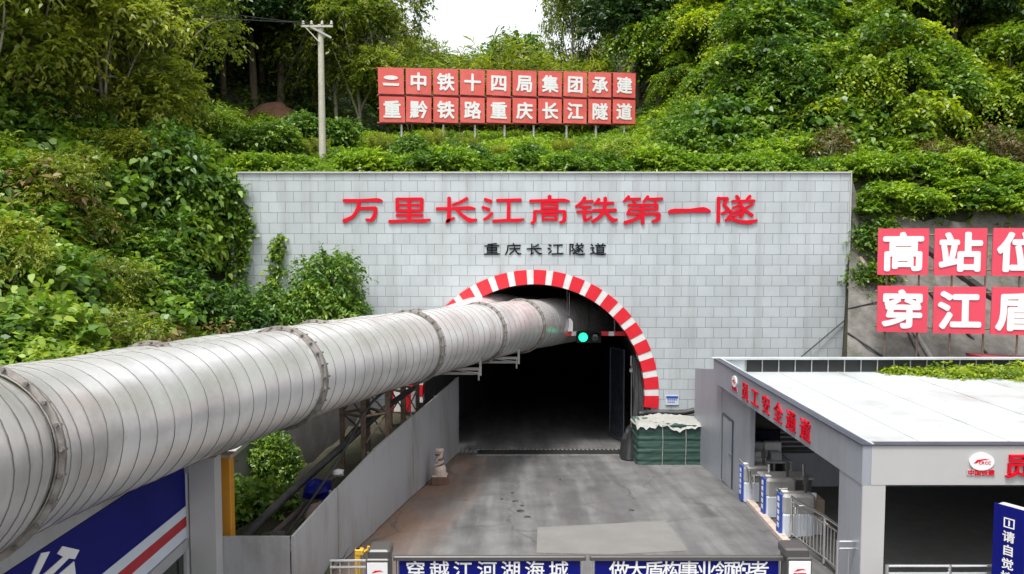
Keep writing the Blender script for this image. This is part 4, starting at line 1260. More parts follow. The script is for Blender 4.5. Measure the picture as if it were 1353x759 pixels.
# rear parapet of dark panels between pale studs
pbox('rear_parapet', PX + FT, PXR, YF, YF + 0.1, ZR - 0.1, ZT - 0.04, M['darkpanel'])
mb = MB(); mb.box(((PX + PXR) / 2, YF + 0.02, ZT - 0.0), (PXR - PX + 0.1, 0.26, 0.05)); mb.build('parapet_cap', M['roof'], pav, world=True)
xs = [P(985, 490, YF).x + 0.0 + 0.51 * k for k in range(20)]
for x in xs:
    if x < PXR: pbox('parapet_stud', x - 0.014, x + 0.014, YF - 0.035, YF - 0.001, ZR, ZT - 0.04, M['steel'])
pbox('parapet_end', PX + FT + 0.001, xs[0] - 0.03, YF - 0.03, YF - 0.002, ZR, ZT - 0.04, M['roof'])
# columns and walls
fl = lambda y: float(rz(y))
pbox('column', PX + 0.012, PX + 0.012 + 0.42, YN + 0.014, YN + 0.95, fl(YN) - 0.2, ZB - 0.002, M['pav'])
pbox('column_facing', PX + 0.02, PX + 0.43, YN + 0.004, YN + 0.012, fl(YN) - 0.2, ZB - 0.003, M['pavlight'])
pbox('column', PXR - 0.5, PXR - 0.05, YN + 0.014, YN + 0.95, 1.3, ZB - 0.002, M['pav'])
# side wall running back towards the portal, with a door and a lower screen
mb = MB()
WX0, WX1 = PX + 0.26, P(942, 612, 25.6).x
pts = [(WX0, 20.45), (WX0 + 0.02, YF + 0.0), (WX1 + 0.05, 27.6)]
def wallseg(mb, a, b, z0a, z0b, z1a, z1b, th=0.14):
    d = Vector((b[0] - a[0], b[1] - a[1], 0)).normalized(); n_ = Vector((d.y, -d.x, 0)) * th
    vs = [(a[0], a[1], z0a), (b[0], b[1], z0b), (b[0], b[1], z1b), (a[0], a[1], z1a)]
    vs += [(p[0] + n_.x, p[1] + n_.y, p[2]) for p in vs]
    mb.add(vs, [(0, 3, 2, 1), (4, 5, 6, 7), (3, 7, 6, 2), (0, 4, 7, 3), (1, 2, 6, 5), (0, 1, 5, 4)])
wallseg(mb, pts[0], pts[1], fl(20.45) - 0.05, fl(YF) - 0.1, ZB - 0.003, ZB - 0.003)
mb.build('side_wall', M['pav'], pav, world=True)
zl = P(926, 494, 25.5).z
mb = MB(); wallseg(mb, (pts[1][0] - 0.02, YF + 0.006), (pts[1][0] - 0.05, 26.6), fl(YF) - 0.1, 0.1, ZT - 0.35, zl); mb.build('side_screen', M['pav'], pav, world=True)
mb = MB()
dy0, dy1 = 22.0, 23.1
xd = WX0 - 0.012
for (a, b, z0, z1) in ((dy0, dy0 + 0.05, fl(22.5) + 0.02, fl(22.5) + 2.05), (dy1 - 0.05, dy1, fl(22.5) + 0.02, fl(22.5) + 2.05), (dy0, dy1, fl(22.5) + 2.052, fl(22.5) + 2.1)):
    mb.box((xd, (a + b) / 2, (z0 + z1) / 2), (0.03, b - a, z1 - z0))
dr = mb.build('door', M['trim'], pav, world=True)
mb = MB(); mb.box((xd + 0.004, (dy0 + dy1) / 2, fl(22.5) + 1.03), (0.015, dy1 - dy0 - 0.12, 2.0)); o = mb.build('leaf', M['pav'], dr); o.location = Vector((0, 0, 0)) - pav.location
mb = MB(); mb.box((xd - 0.02, dy0 + 0.2, fl(22.5) + 1.05), (0.05, 0.14, 0.03)); o = mb.build('handle', M['inox'], dr); o.location = Vector((0, 0, 0)) - pav.location
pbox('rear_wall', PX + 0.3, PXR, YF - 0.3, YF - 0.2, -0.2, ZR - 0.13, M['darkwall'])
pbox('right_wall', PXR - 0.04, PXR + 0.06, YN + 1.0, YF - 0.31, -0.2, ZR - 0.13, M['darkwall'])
pbox('low_partition', P(1012, 620, 22.2).x, PXR - 1, 22.2, 22.28, 0.2, P(1050, 599, 22.2).z, M['pav'])
mb = MB()
for k in range(6):
    z = P(1060, 571 + 6.0 * k, 22.9).z
    mb.box((P(1060, 580, 22.9).x + 0.6, 22.9, z), (3.2, 0.16, 0.045))
mb.build('louvre_slats', M['boxgrey'], pav, world=True)
# raised lettering
for i, ch in enumerate('员工安全通道'):
    y = [PX / ((p_ - CXP) / FPX) for p_ in (988.5, 1001.5, 1016.5, 1033, 1050.5, 1070)][i]
    mb = MB(); letter(mb, ch, face_mat((PX - 0.002, y, (ZT + ZB) / 2 - 0.02), (0, -1, 0)), 0.60, 0.5, 0.03, 0.007)
    mb.build('letter', M['red_letter'], pav, world=True)
    mb = MB(); letter(mb, ch, face_mat((P(1343 + 48 * i, 613, YN).x, YN - 0.006, (ZT + ZB) / 2 + 0.0), (1, 0, 0)), 0.46, 0.46, 0.05, 0.014)
    mb.build('letter', M['red_letter'], pav, world=True)
def badge(MX):
    mb = MB(); emblem(mb, MX, 0.44, 0, 1)
    mb.prism([(-0.25, -0.21), (0.25, -0.21), (0.25, -0.1), (-0.25, -0.1)], MX, 0.012, 2)
    for i, ch in enumerate('中国铁建'):
        letter(mb, ch, MX @ Matrix.Translation((-0.18 + 0.12 * i, -0.155, 0)), 0.125, 0.115, 0.018, 0.02, 0)
    return mb.build('emblem', [M['red_letter'], M['whiteplain'], M['pavlight']], pav, world=True)
badge(face_mat((P(1296, 612, YN).x, YN - 0.006, (ZT + ZB) / 2 + 0.03), (1, 0, 0)))
badge(face_mat((PX - 0.002, PX / ((974 - CXP) / FPX), (ZT + ZB) / 2 + 0.02), (0, -1, 0)))
# pavilion floor and kerb
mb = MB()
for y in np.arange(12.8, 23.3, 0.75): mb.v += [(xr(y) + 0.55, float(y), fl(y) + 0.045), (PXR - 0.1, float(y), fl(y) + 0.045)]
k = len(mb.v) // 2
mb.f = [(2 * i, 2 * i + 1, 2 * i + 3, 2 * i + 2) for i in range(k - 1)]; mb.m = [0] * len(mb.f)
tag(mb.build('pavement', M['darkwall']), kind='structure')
mb = MB()
ya, yb_ = 16.0, 22.2
N = 12
for i in range(N):
    y0, y1 = ya + (yb_ - ya) * i / N, ya + (yb_ - ya) * (i + 1) / N - 0.02
    x0, x1 = xr(y0) - 0.03 + 0.04, xr(y1) + 0.01
    vs = [(x0, y0, fl(y0) - 0.02), (x0 + 0.18, y0, fl(y0) - 0.02), (x1 + 0.18, y1, fl(y1) - 0.02), (x1, y1, fl(y1) - 0.02)]
    vs += [(p[0], p[1], p[2] + 0.11) for p in vs]
    mb.add(vs, [(4, 5, 6, 7), (0, 1, 5, 4), (1, 2, 6, 5), (2, 3, 7, 6), (3, 0, 4, 7)])
tag(mb.build('kerb', M['stone']), kind='structure')

# ------------------------------------------------------------------ turnstiles and furniture of the passage
def turnstile(label):
    t = thing('turnstile', (0, 0, 0), label, 'turnstile', 'turnstiles along the road side of the passage')
    mb = MB(); mb.bbox((0.38, 0, 0.27), (0.70, 0.4, 0.54), 0.03); mb.build('base_cabinet', M['turnwhite'], t)
    mb = MB(); mb.bbox((0.40, 0, 0.765), (0.76, 0.38, 0.43), 0.06); mb.box((0.12, 0, 0.995), (0.16, 0.16, 0.03)); mb.build('top_cabinet', M['steel'], t)
    mb = MB(); mb.box((-0.0, 0.0, 0.48), (0.05, 0.24, 0.96)); mb.build('blue_sign', M['blue2'], t)
    mb = MB()
    for k in range(5): mb.box((-0.029, 0.0, 0.84 - 0.155 * k), (0.008, 0.11, 0.1)); 
    mb.build('sign_marks', M['whiteplain'], t)
    mb = MB(); mb.box((0.12, 0.0, 1.015), (0.13, 0.13, 0.012)); mb.build('card_reader', M['whiteplain'], t)
    mb = MB(); mb.tube([(0.6, 0, 0.97), (0.6, 0, 1.22)], 0.035, 10); mb.bbox((0.6, 0, 1.27), (0.12, 0.05, 0.2), 0.012); mb.build('face_scanner', M['darkgrey'], t)
    mb = MB()
    for s in (-0.16, ):
        mb.tube([(0.3, s, 0.72), (0.22, s - 0.28, 0.62)], 0.02, 8); mb.tube([(0.3, s, 0.72), (0.5, s - 0.2, 0.8)], 0.02, 8)
        mb.lathe([(0.07, 0), (0.07, 0.05)], c=(0.3, s + 0.01, 0.7), n=12)
    mb.build('tripod_arms', M['inox'], t)
    return t
labs = ['turnstile with a blue end panel, nearest the dark headed gate post', 'middle one of the three turnstiles with blue end panels', 'turnstile with a blue end panel, beside the pavilion side wall']
pr = turnstile(labs[0])
for i, (px, py, d) in enumerate(((1029, 713, 17.3), (1008, 690, 19.0), (979, 664, 20.6))):
    t = pr if i == 0 else copy_tree(pr)
    t['label'] = labs[i]
    t.location = (px_x(px, d, fl(d)), d, fl(d) + 0.047)
# desk with boxes and a screen
dk = thing('desk', (P(1013, 612, 21.6).x, 21.6, fl(21.6) + 0.046), 'pale grey desk with open front against the rear of the passage', 'desk')
dh = P(1013, 609, 21.3).z - dk.location.z
dw = P(1040, 612, 21.6).x - P(984, 612, 21.6).x
mb = MB(); mb.bbox((0, 0, dh - 0.03), (dw, 0.75, 0.06), 0.012); mb.build('desktop', M['boxgrey'], dk)
for x in (-dw / 2 + 0.04, dw / 2 - 0.04, 0.1):
    mb = MB(); mb.box((x, 0, dh / 2 - 0.03), (0.05, 0.7, dh - 0.062)); mb.build('side_panel', M['boxgrey'], dk)
mb = MB(); mb.box((0, 0.33, dh / 2), (dw - 0.1, 0.03, dh - 0.1)); mb.build('back_panel', M['darkgrey'], dk)
for (px, y, s_, name, lab, m) in ((1003, 21.4, (0.34, 0.3, 0.26), 'printer', 'small white printer on the left of the desk', 'whiteplain'), (1024, 21.5, (0.32, 0.3, 0.22), 'parcel', 'white box on the right of the desk', 'boxgrey'), (999, 21.8, (0.36, 0.2, 0.42), 'carton', 'taller pale box standing behind the printer', 'boxgrey'), (1020, 21.8, (0.5, 0.2, 0.42), 'carton', 'wide pale box standing behind the white box', 'whiteplain')):
    mb = MB(); mb.bbox((0, 0, s_[2] / 2), s_, 0.02)
    if name == 'printer': mb.box((0, -0.17, s_[2] * 0.45), (s_[0] * 0.7, 0.08, 0.03))
    o = mb.build(name, M[m], loc=(px_x(px, y, 2.0), y, dk.location.z + dh + 0.002)); tag(o, lab, {'printer': 'printer', 'parcel': 'box', 'carton': 'box'}[name])
tv = thing('wall_screen', P(1011, 583, 22.4), 'large dark blue wall screen above the desk', 'screen')
tw, th_ = P(1031, 583, 22.4).x - P(991, 583, 22.4).x, P(1011, 568, 22.4).z - P(1011, 598, 22.4).z
mb = MB(); mb.bbox((0, 0.02, 0), (tw, 0.06, th_), 0.02); mb.build('casing', M['black'], tv)
mb = MB(); mb.box((0, -0.015, 0), (tw - 0.06, 0.008, th_ - 0.06)); mb.build('display', M['screen'], tv)
mb = MB(); mb.box((0, 0.12, 0), (0.3, 0.2, 0.2)); mb.tube([(0, 0.15, 0), (0, 0.15, -th_)], 0.03, 8); mb.build('stand', M['darkgrey'], tv)
# reception counters behind the turnstiles
for i, (px, d, lab) in enumerate(((1022, 19.4, 'dark counter with steel posts behind the middle turnstile'),)):
    t = thing('counter', (px_x(px, d, 1.5) + 0.15, d, fl(d) + 0.046), lab, 'counter')
    mb = MB(); mb.bbox((0.15, 0, 0.45), (1.2, 0.5, 0.9), 0.02); mb.build('body', M['darkgrey'], t)
    mb = MB(); mb.bbox((0.15, 0, 0.93), (1.3, 0.6, 0.05), 0.015); mb.build('top', M['steel'], t)
    for x in (-0.35, 0.55):
        mb = MB(); mb.tube([(x, -0.2, 0.955), (x, -0.2, 1.3)], 0.035, 8); mb.build('post', M['inox'], t)
c2 = thing('pedestal_box', (px_x(1066, 17.4, 1.6), 17.5, fl(17.5) + 0.046), 'white box carrying a dark carton, standing behind the railing', 'box')
mb = MB(); mb.bbox((0, 0, 0.22), (0.62, 0.55, 0.44), 0.015); mb.build('box', M['boxgrey'], c2)
c3 = tag(MB().bbox((0, 0, 0.2), (0.66, 0.55, 0.4), 0.015).build('brown_carton', M['carton'], loc=(c2.location.x + 0.02, 17.5, c2.location.z + 0.442)), 'brown carton with white paper on it, on the white box', 'carton')
mb = MB(); mb.v = [(-0.3, -0.24, 0), (0.12, -0.27, 0), (0.32, 0.2, 0), (-0.14, 0.26, 0), (-0.3, -0.24, 0.012), (0.12, -0.27, 0.012), (0.32, 0.2, 0.012), (-0.14, 0.26, 0.012)]
mb.f = [(4, 5, 6, 7), (0, 1, 5, 4), (1, 2, 6, 5), (2, 3, 7, 6), (3, 0, 4, 7)]; mb.m = [0] * 5
tag(mb.build('paper_sheaf', M['paper'], loc=(c2.location.x + 0.02, 17.5, c2.location.z + 0.845)), 'loose white sheets of paper lying on the brown carton', 'paper')
# railings
def railing(pts, label, nbal, hgt=0.98, low=True):
    base = pts[0]
    t = thing('hand_railing', (base[0], base[1], fl(base[1]) + 0.046), label, 'railing')
    P3 = [Vector((x - base[0], y - base[1], fl(y) - fl(base[1]))) for x, y in pts]
    for hz_, r_ in ((hgt, 0.026), (hgt - 0.13, 0.02), (0.12, 0.02)):
        mb = MB(); mb.tube([(p.x, p.y, p.z + hz_) for p in P3], r_, 8); mb.build('rail', M['inox'], t)
    for p in P3:
        mb = MB(); mb.tube([(p.x, p.y, p.z), (p.x, p.y, p.z + hgt + 0.02)], 0.03, 8); mb.build('post', M['inox'], t)
    for i in range(len(P3) - 1):
        L_ = (P3[i + 1] - P3[i]).length
        nb = max(2, int(L_ / nbal))
        for k in range(1, nb):
            p = P3[i].lerp(P3[i + 1], k / nb)
            mb = MB(); mb.tube([(p.x, p.y, p.z + 0.12), (p.x, p.y, p.z + hgt - 0.13)], 0.010, 6); mb.build('baluster', M['steel'], t)
    return t
xk = px_x(1046, 16.9, 2.0)
railing([(xk, 16.9), (xk + 0.05, 15.2), (xk + 0.02, 13.9)], 'stainless railing running from the nearest turnstile to the corner column', 0.16)
railing([(xk - 0.02, 13.5), (xk - 0.42, 13.5)], 'short stainless railing between the right gate post and the column', 0.16)
railing([(px_x(1172, 12.9, 2.3), 12.9), (px_x(1255, 12.9, 2.3), 12.9), (px_x(1332, 12.9, 2.3), 12.9)], 'stainless railing across the front opening of the pavilion', 0.3, P(1250, 752, 12.9).z - 1.55)
hr = thing('grab_rail', P(984, 616, 20.6), 'pair of short sloping steel grab rails by the pavilion side wall', 'rail')
for k in range(2):
    mb = MB(); mb.tube([P(977 + 2 * k, 607 + 7 * k, 20.9) - hr.location, P(991 + 2 * k, 623 + 7 * k, 20.2) - hr.location, P(991 + 2 * k, 640 + 7 * k, 20.2) - hr.location], 0.022, 8); mb.build('rail', M['inox'], hr)
# tall blue notice stand
bs = thing('notice_stand', (P(1333, 700, 12.6).x, 12.6, 1.6), 'tall blue notice stand with white vertical writing at the right edge', 'sign')
zt_ = P(1320, 672, 12.6).z - 1.6
bw = 0.5
mb = MB(); mb.bbox((0.04, 0.16, zt_ / 2), (bw + 0.06, 0.24, zt_), 0.02); mb.build('casing', M['boxgrey'], bs)
ang = R(24)
Mx = Matrix.Rotation(-ang, 4, 'Z') @ Matrix.Translation((-0.02, 0, 0))
mb = MB(); mb.box((0, 0, 0), (bw, 0.03, zt_ + 0.04)); mb.v = [tuple(Matrix.Rotation(0, 4, 'Z') @ Vector(v)) for v in mb.v]
pn = mb.build('blue_face', M['blue'], bs, loc=(0, 0.02, zt_ / 2))
for i, ch in enumerate('□请自觉接'):
    mb = MB()
    if i == 0:
        q = 0.085
        for (a_, b_, c_, d_) in ((-q, q - 0.02, q, q), (-q, -q, q, -q + 0.02), (-q, -q + 0.02, -q + 0.02, q - 0.02), (q - 0.02, -q + 0.02, q, q - 0.02), (-0.012, -0.05, 0.012, 0.05)):
            mb.prism([(a_, b_), (c_, b_), (c_, d_), (a_, d_)], face_mat((0, -0.018, zt_ / 2 - 0.26), (1, 0, 0)), 0.003)
    else:
        letter(mb, ch, face_mat((0, -0.018, zt_ / 2 - 0.26 - 0.235 * i), (1, 0, 0)), 0.2, 0.2, 0.003, 0.02)
    mb.build('marking', M['whiteplain'], pn)
bs.rotation_euler = (0, 0, R(-58))

# ------------------------------------------------------------------ red boards on the hill above the portal
def char_board(mb_parent, name, origin, xdir, size, ch, m, depth, lsize, bold, logo=False):
    MX = face_mat(origin, xdir)
    rngb = random.Random(hash((round(origin[0], 2), round(origin[2], 2))) & 0xffff)
    tilt = Matrix.Rotation(R(rngb.uniform(-0.9, 0.9)), 4, 'Z')
    MX = MX @ tilt
    mb = MB(); h = size / 2
    mb.prism([(-h, -h), (h, -h), (h, h), (-h, h)], MX @ Matrix.Translation((0, 0, -0.05)), 0.05)
    pn = mb.build(name, m, mb_parent, world=True)
    mb = MB()
    if logo:
        M2 = MX @ Matrix.Translation((0, 0, 0.002))
        mb.prism([(0.28 * size * math.cos(q), 0.085 * size * math.sin(q) + 0.13 * size) for q in [k * math.pi / 10 for k in range(20)]], M2, 0.02)
        mb.prism([(-0.3 * size, -0.18 * size), (0.3 * size, -0.18 * size), (0.33 * size, -0.09 * size), (-0.33 * size, -0.08 * size)], M2, 0.02)
    else:
        letter(mb, ch, MX @ Matrix.Translation((0, 0, 0.002)), lsize, lsize, 0.02, bold)
    lt = mb.build('letter', M['whiteplain'], pn)
    lt.location = -mb_parent.location
    return pn
A0, B0 = P(498, 90, 40.0), P(841, 97.5, 43.2)
hb_ = thing('hillside_billboard', ((A0.x + B0.x) / 2, 41.6, H(0, 41.6)), 'two rows of square red boards with white characters standing on the hill above the portal', 'billboard')
xd = Vector((B0.x - A0.x, B0.y - A0.y, 0)); Ltot = xd.length; xd.normalize()
pitch = Ltot / 10
zr_top = [A0.z - pitch * 0.46, B0.z - pitch * 0.46]
for row, txt in enumerate(('二中铁十四局集团承建', '重黔铁路重庆长江隧道')):
    for i, ch in enumerate(txt):
        t_ = (i + 0.5) / 10
        o = Vector((A0.x, A0.y, 0)) + xd * (pitch * (i + 0.5 + (0.03 if row and i < 1 else 0)))
        o.z = zr_top[0] * (1 - t_) + zr_top[1] * t_ - row * pitch * 1.015
        char_board(hb_, 'board', o, xd, pitch * 0.925, ch, M['salmon'], 0.05, pitch * 0.66, 0.03, logo=(row == 0 and i == 0))
mb = MB()
nrm = Vector((xd.y, -xd.x, 0))
for zz in (0.47, 0.02, -0.5, -0.53 , -0.98, -1.5):
    a_ = Vector((A0.x, A0.y, zr_top[0] + zz * pitch)) - nrm * 0.12; b_ = Vector((B0.x, B0.y, zr_top[1] + zz * pitch)) - nrm * 0.12
    mb.tube([a_, b_], 0.045, 4)
mb.build('frame_rail', M['redroof'], hb_, world=True)
for i, px in enumerate((528, 581, 622, 661, 700, 745, 786, 826)):
    t_ = (px - 498) / (841 - 498)
    p = Vector((A0.x, A0.y, 0)) + xd * Ltot * t_ - nrm * 0.2
    zb_ = H(p.x, p.y) - 0.3
    mb = MB(); mb.tube([(p.x, p.y, zb_), (p.x, p.y, zr_top[0] + 0.4)], 0.06, 8); mb.build('post', M['pavlight'], hb_, world=True)
# red boards on the right
A1, B1 = P(1160, 303, 25.6), P(1390, 303, 24.4)
sb = thing('slope_billboard', ((A1.x + B1.x) / 2, 25, 3.0), 'large pinkish red character boards standing in front of the concrete slope on the right', 'billboard')
xd = Vector((B1.x - A1.x, B1.y - A1.y, 0)); L1 = xd.length; xd.normalize(); pitch = L1 / 3 * 1.005
nrm = Vector((xd.y, -xd.x, 0))
for row, txt in enumerate(('高站位', '穿江盾')):
    for i, ch in enumerate(txt):
        o = Vector((A1.x, A1.y, 0)) + xd * (pitch * i + 0.8 + (0.03 if row else 0)); o.z = A1.z - 0.76 - row * 1.93
        char_board(sb, 'board', o, xd, 1.56, ch, M['pinkred'], 0.05, 1.33, 0.035)
mb = MB()
for zz in (-0.2, -1.35, -2.1, -3.3):
    a_ = Vector((A1.x, A1.y, A1.z + zz)) - nrm * 0.1; b_ = Vector((B1.x, B1.y, A1.z + zz)) - nrm * 0.1
    mb.tube([a_, b_], 0.03, 4)
mb.build('frame_rail', M['rust'], sb, world=True)
for k in range(6):
    p = Vector((A1.x, A1.y, 0)) + xd * (0.35 + k * 1.0) - nrm * 0.16
    mb = MB(); mb.tube([(p.x, p.y, 1.2), (p.x, p.y, A1.z - 0.1)], 0.03, 6); mb.build('post', M['rust'], sb, world=True)

# ------------------------------------------------------------------ concrete slope lining, right of the wall
sl_ = MB()
rng = random.Random(21)
NU, NV_ = 46, 26
def hs(x, y): return H(x, y) + 0.12
gridp = []
for j in range(NV_ + 1):
    for i in range(NU + 1):
        y = 24.0 + (5.0 + 0.12 * math.sin(i * 0.5) + 0.1 * math.sin(i * 1.3 + 1)) * j / NV_
        x = 0.442 * y + 0.1 + 16 * i / NU
        gridp.append((x, y, max(hs(x + a_, y + b_) for a_ in (-0.4, 0, 0.4) for b_ in (-0.1, 0.1)) - 0.05 + rng.uniform(-0.07, 0.07)))
sl_.v = gridp
for j in range(NV_):
    for i in range(NU):
        sl_.f.append((j * (NU + 1) + i, j * (NU + 1) + i + 1, (j + 1) * (NU + 1) + i + 1, (j + 1) * (NU + 1) + i)); sl_.m.append(0)
tag(sl_.build('concrete_slope', M['shot'], smooth=True), 'weathered grey sprayed concrete facing on the slope right of the portal', 'slope facing')
def on_slope(px, py, lift=0.3):
    lo, hi = 22.0, 33.0
    for _ in range(40):
        d = (lo + hi) / 2; p = P(px, py, d)
        if p.z > H(p.x, d) + lift: lo = d
        else: hi = d
    return P(px, py, lo)
for i, (a_, b_, r_, m, nm, lab, cat) in enumerate((
    ((1136, 340), (1170, 388), 0.075, 'wood', 'timber_batten', 'weathered pale batten lying on the slope left of the boards', 'batten'),
    ((1200, 425), (1232, 476), 0.085, 'conc', 'concrete_rib', 'grey concrete rib showing below the boards', 'rib'),
    ((1214, 322), (1322, 402), 0.16, 'rubber', 'slope_pipe', 'thick black pipe running down the slope behind the boards', 'pipe'),
    ((1158, 352), (1218, 478), 0.03, 'wire', 'slope_cable', 'thin dark cable down the slope beside the left boards', 'cable'),
    ((1222, 380), (1312, 476), 0.045, 'wire', 'slope_cable', 'dark cable down the slope between the lower boards', 'cable'),
    ((1120, 440), (1180, 480), 0.035, 'wire', 'slope_cable', 'dark cable low on the slope beside the wall edge', 'cable'),
    ((1120, 408), (1165, 398), 0.02, 'wire', 'slope_cable', 'thin dark cable crossing from the wall edge to the boards', 'cable'))):
    mb = MB()
    pts = [on_slope(a_[0] + (b_[0] - a_[0]) * t_ / 5, a_[1] + (b_[1] - a_[1]) * t_ / 5) for t_ in range(6)]
    mb.tube(pts, r_, 8)
    tag(mb.build(nm, M[m], smooth=False), lab, cat)
mb = MB(); mb.tube([P(1056, 474, 28.3), P(1119, 421, 28.42)], 0.022, 6); tag(mb.build('stay_cable', M['wire']), 'thin dark stay cable slanting across the lower right of the stone wall', 'cable')
# dark red steel roof beyond the pavilion
rr_ = thing('steel_canopy', P(1340, 480, 24.2), 'dark red steel canopy edge beyond the pavilion roof at the far right', 'canopy')
mb = MB(); mb.box((1.6, 0.4, -0.02), (4.9, 1.6, 0.1), 0, 0, Matrix.Rotation(R(3), 3, 'Y')); mb.build('roof', M['redroof'], rr_)
mb = MB(); mb.box((1.6, -0.5, -0.16), (4.9, 0.12, 0.26), 0, 0, Matrix.Rotation(R(3), 3, 'Y')); mb.build('edge_beam', M['redroof'], rr_)
for x in (-0.5, 3.4):
    mb = MB(); mb.box((x, 0.3, -2.2), (0.12, 0.12, 4.2)); mb.build('leg', M['redroof'], rr_)

# ------------------------------------------------------------------ pole and wires
pd = 33.0
px0 = P(425, 130, pd).x
pz0, pz1 = H(px0, pd) - 0.2, P(425, 33, pd).z
up = thing('utility_pole', (px0, pd, pz0), 'pale concrete utility pole with crossarms standing above the left of the portal', 'utility pole')
hgt = pz1 - pz0
mb = MB(); mb.tube([(0, 0, 0), (0, 0, hgt)], [0.155, 0.115], 14); mb.build('shaft', M['pole'], up, smooth=False)
mb = MB(); mb.box((-0.12, -0.14, hgt - 0.1), (1.35, 0.07, 0.09)); mb.build('crossarm', M['pole'], up)
mb = MB(); mb.box((0.05, -0.14, hgt - 0.35), (1.0, 0.06, 0.08), 0, 0, Matrix.Rotation(R(28), 3, 'Y')); mb.build('crossarm', M['steel'], up)
mb = MB(); mb.tube([(-0.65, -0.14, hgt - 0.1), (-0.05, -0.14, hgt - 0.75)], 0.03, 6); mb.build('stay', M['pole'], up)
for x in (-0.7, -0.35, 0.1, 0.5):
    mb = MB(); mb.lathe([(0.03, 0), (0.07, 0.05), (0.05, 0.09), (0.06, 0.13), (0.02, 0.18)], c=(x, -0.14, hgt - 0.05), n=10); mb.build('insulator', M['boxgrey'], up)
def sag(a_, b_, s_, n=14):
    a_, b_ = Vector(a_), Vector(b_)
    return [a_.lerp(b_, k / n) - Vector((0, 0, s_ * 4 * (k / n) * (1 - k / n))) for k in range(n + 1)]
for i, (x, tgt, lab) in enumerate(((-0.7, P(285, 5, 30), 'upper overhead wire leaving the pole to the left'), (-0.35, P(285, 14, 30), 'lower overhead wire leaving the pole to the left'))):
    mb = MB(); mb.tube(sag((px0 + x, pd - 0.14, pz1 + 0.05), tgt + (tgt - Vector((px0, pd, pz1))) * 1.6, 0.3), 0.018, 5); tag(mb.build('overhead_wire', M['wire']), lab, 'wire')
for i, (tx, ty, lab) in enumerate(((372, 118, 'left guy wire running from the pole head to the forest edge'), (384, 126, 'right guy wire running from the pole head to the forest edge'))):
    q = P(tx, ty, 45)
    mb = MB(); mb.tube([(px0 - (0.6 if i == 0 else 0.05), pd, pz1 - 0.3), tuple(q)], 0.03, 5); tag(mb.build('guy_wire', M['wire']), lab, 'wire')

# ------------------------------------------------------------------ vegetation
LEAF_UP = np.array([0, 0, 1.0])
def nrmz(a): return a / np.maximum(np.linalg.norm(a, axis=-1, keepdims=True), 1e-9)
def sprays(rng, O, D, Ln, droop, m, ll, lw, tint_s, jit=0.35, lift=0.0, flat=0.5):
    """leaf blades set alternately along arching twigs; returns blade corners and a tint per blade"""
    N = len(O)
    t = (np.arange(m) + 0.7) / m
    dr = np.broadcast_to(np.asarray(droop, float), (N,))
    pos = O[:, None] + D[:, None] * (Ln[:, None] * t)[..., None]
    pos[..., 2] -= dr[:, None] * Ln[:, None] * t ** 2
    tg = D[:, None] - np.array([0, 0, 1.0]) * (2 * dr[:, None, None] * t[None, :, None])
    tg = nrmz(tg)
    side = nrmz(np.cross(tg, LEAF_UP + rng.normal(0, 0.15, tg.shape)))
    sg = np.where(np.arange(m) % 2, 1.0, -1.0)[None, :, None]
    ld = nrmz(side * sg * 0.9 + tg * 0.55 + rng.normal(0, jit, tg.shape) + np.array([0, 0, lift - 0.2]))
    up = nrmz(LEAF_UP + rng.normal(0, flat, tg.shape))
    wd = nrmz(np.cross(up, ld))
    nn = np.cross(ld, wd)
    s = ll * rng.uniform(0.6, 1.35, (N, m, 1))
    ws = s * (lw / ll) * 0.5
    v0 = pos
    v1 = pos + ld * s * 0.22 + wd * ws * 0.86 + nn * s * 0.07
    v2 = pos + ld * s * 0.60 + wd * ws * 0.80 + nn * s * 0.05
    v3 = pos + ld * s - np.array([0, 0, 1.0]) * s * 0.14
    v4 = pos + ld * s * 0.60 - wd * ws * 0.80 + nn * s * 0.05
    v5 = pos + ld * s * 0.22 - wd * ws * 0.86 + nn * s * 0.07
    V = np.stack([v0, v1, v2, v3, v4, v5], 2).reshape(-1, 3)
    T = np.clip(tint_s[:, None] + rng.normal(0, 0.14, (N, m)), 0, 1).reshape(-1)
    return V, T

def blade_mesh(name, V, T, m):
    n = len(T)
    me = bpy.data.meshes.new(name)
    me.vertices.add(6 * n); me.vertices.foreach_set('co', np.ascontiguousarray(V, dtype=np.float32).ravel())
    me.loops.add(6 * n); me.loops.foreach_set('vertex_index', np.arange(6 * n, dtype=np.int32))
    me.polygons.add(n); me.polygons.foreach_set('loop_start', np.arange(0, 6 * n, 6, dtype=np.int32)); me.polygons.foreach_set('loop_total', np.full(n, 6, dtype=np.int32))
    a = me.attributes.new('tint', 'FLOAT', 'FACE'); a.data.foreach_set('value', T.astype(np.float32))
    me.materials.append(m)
    me.update(calc_edges=True)
    return me

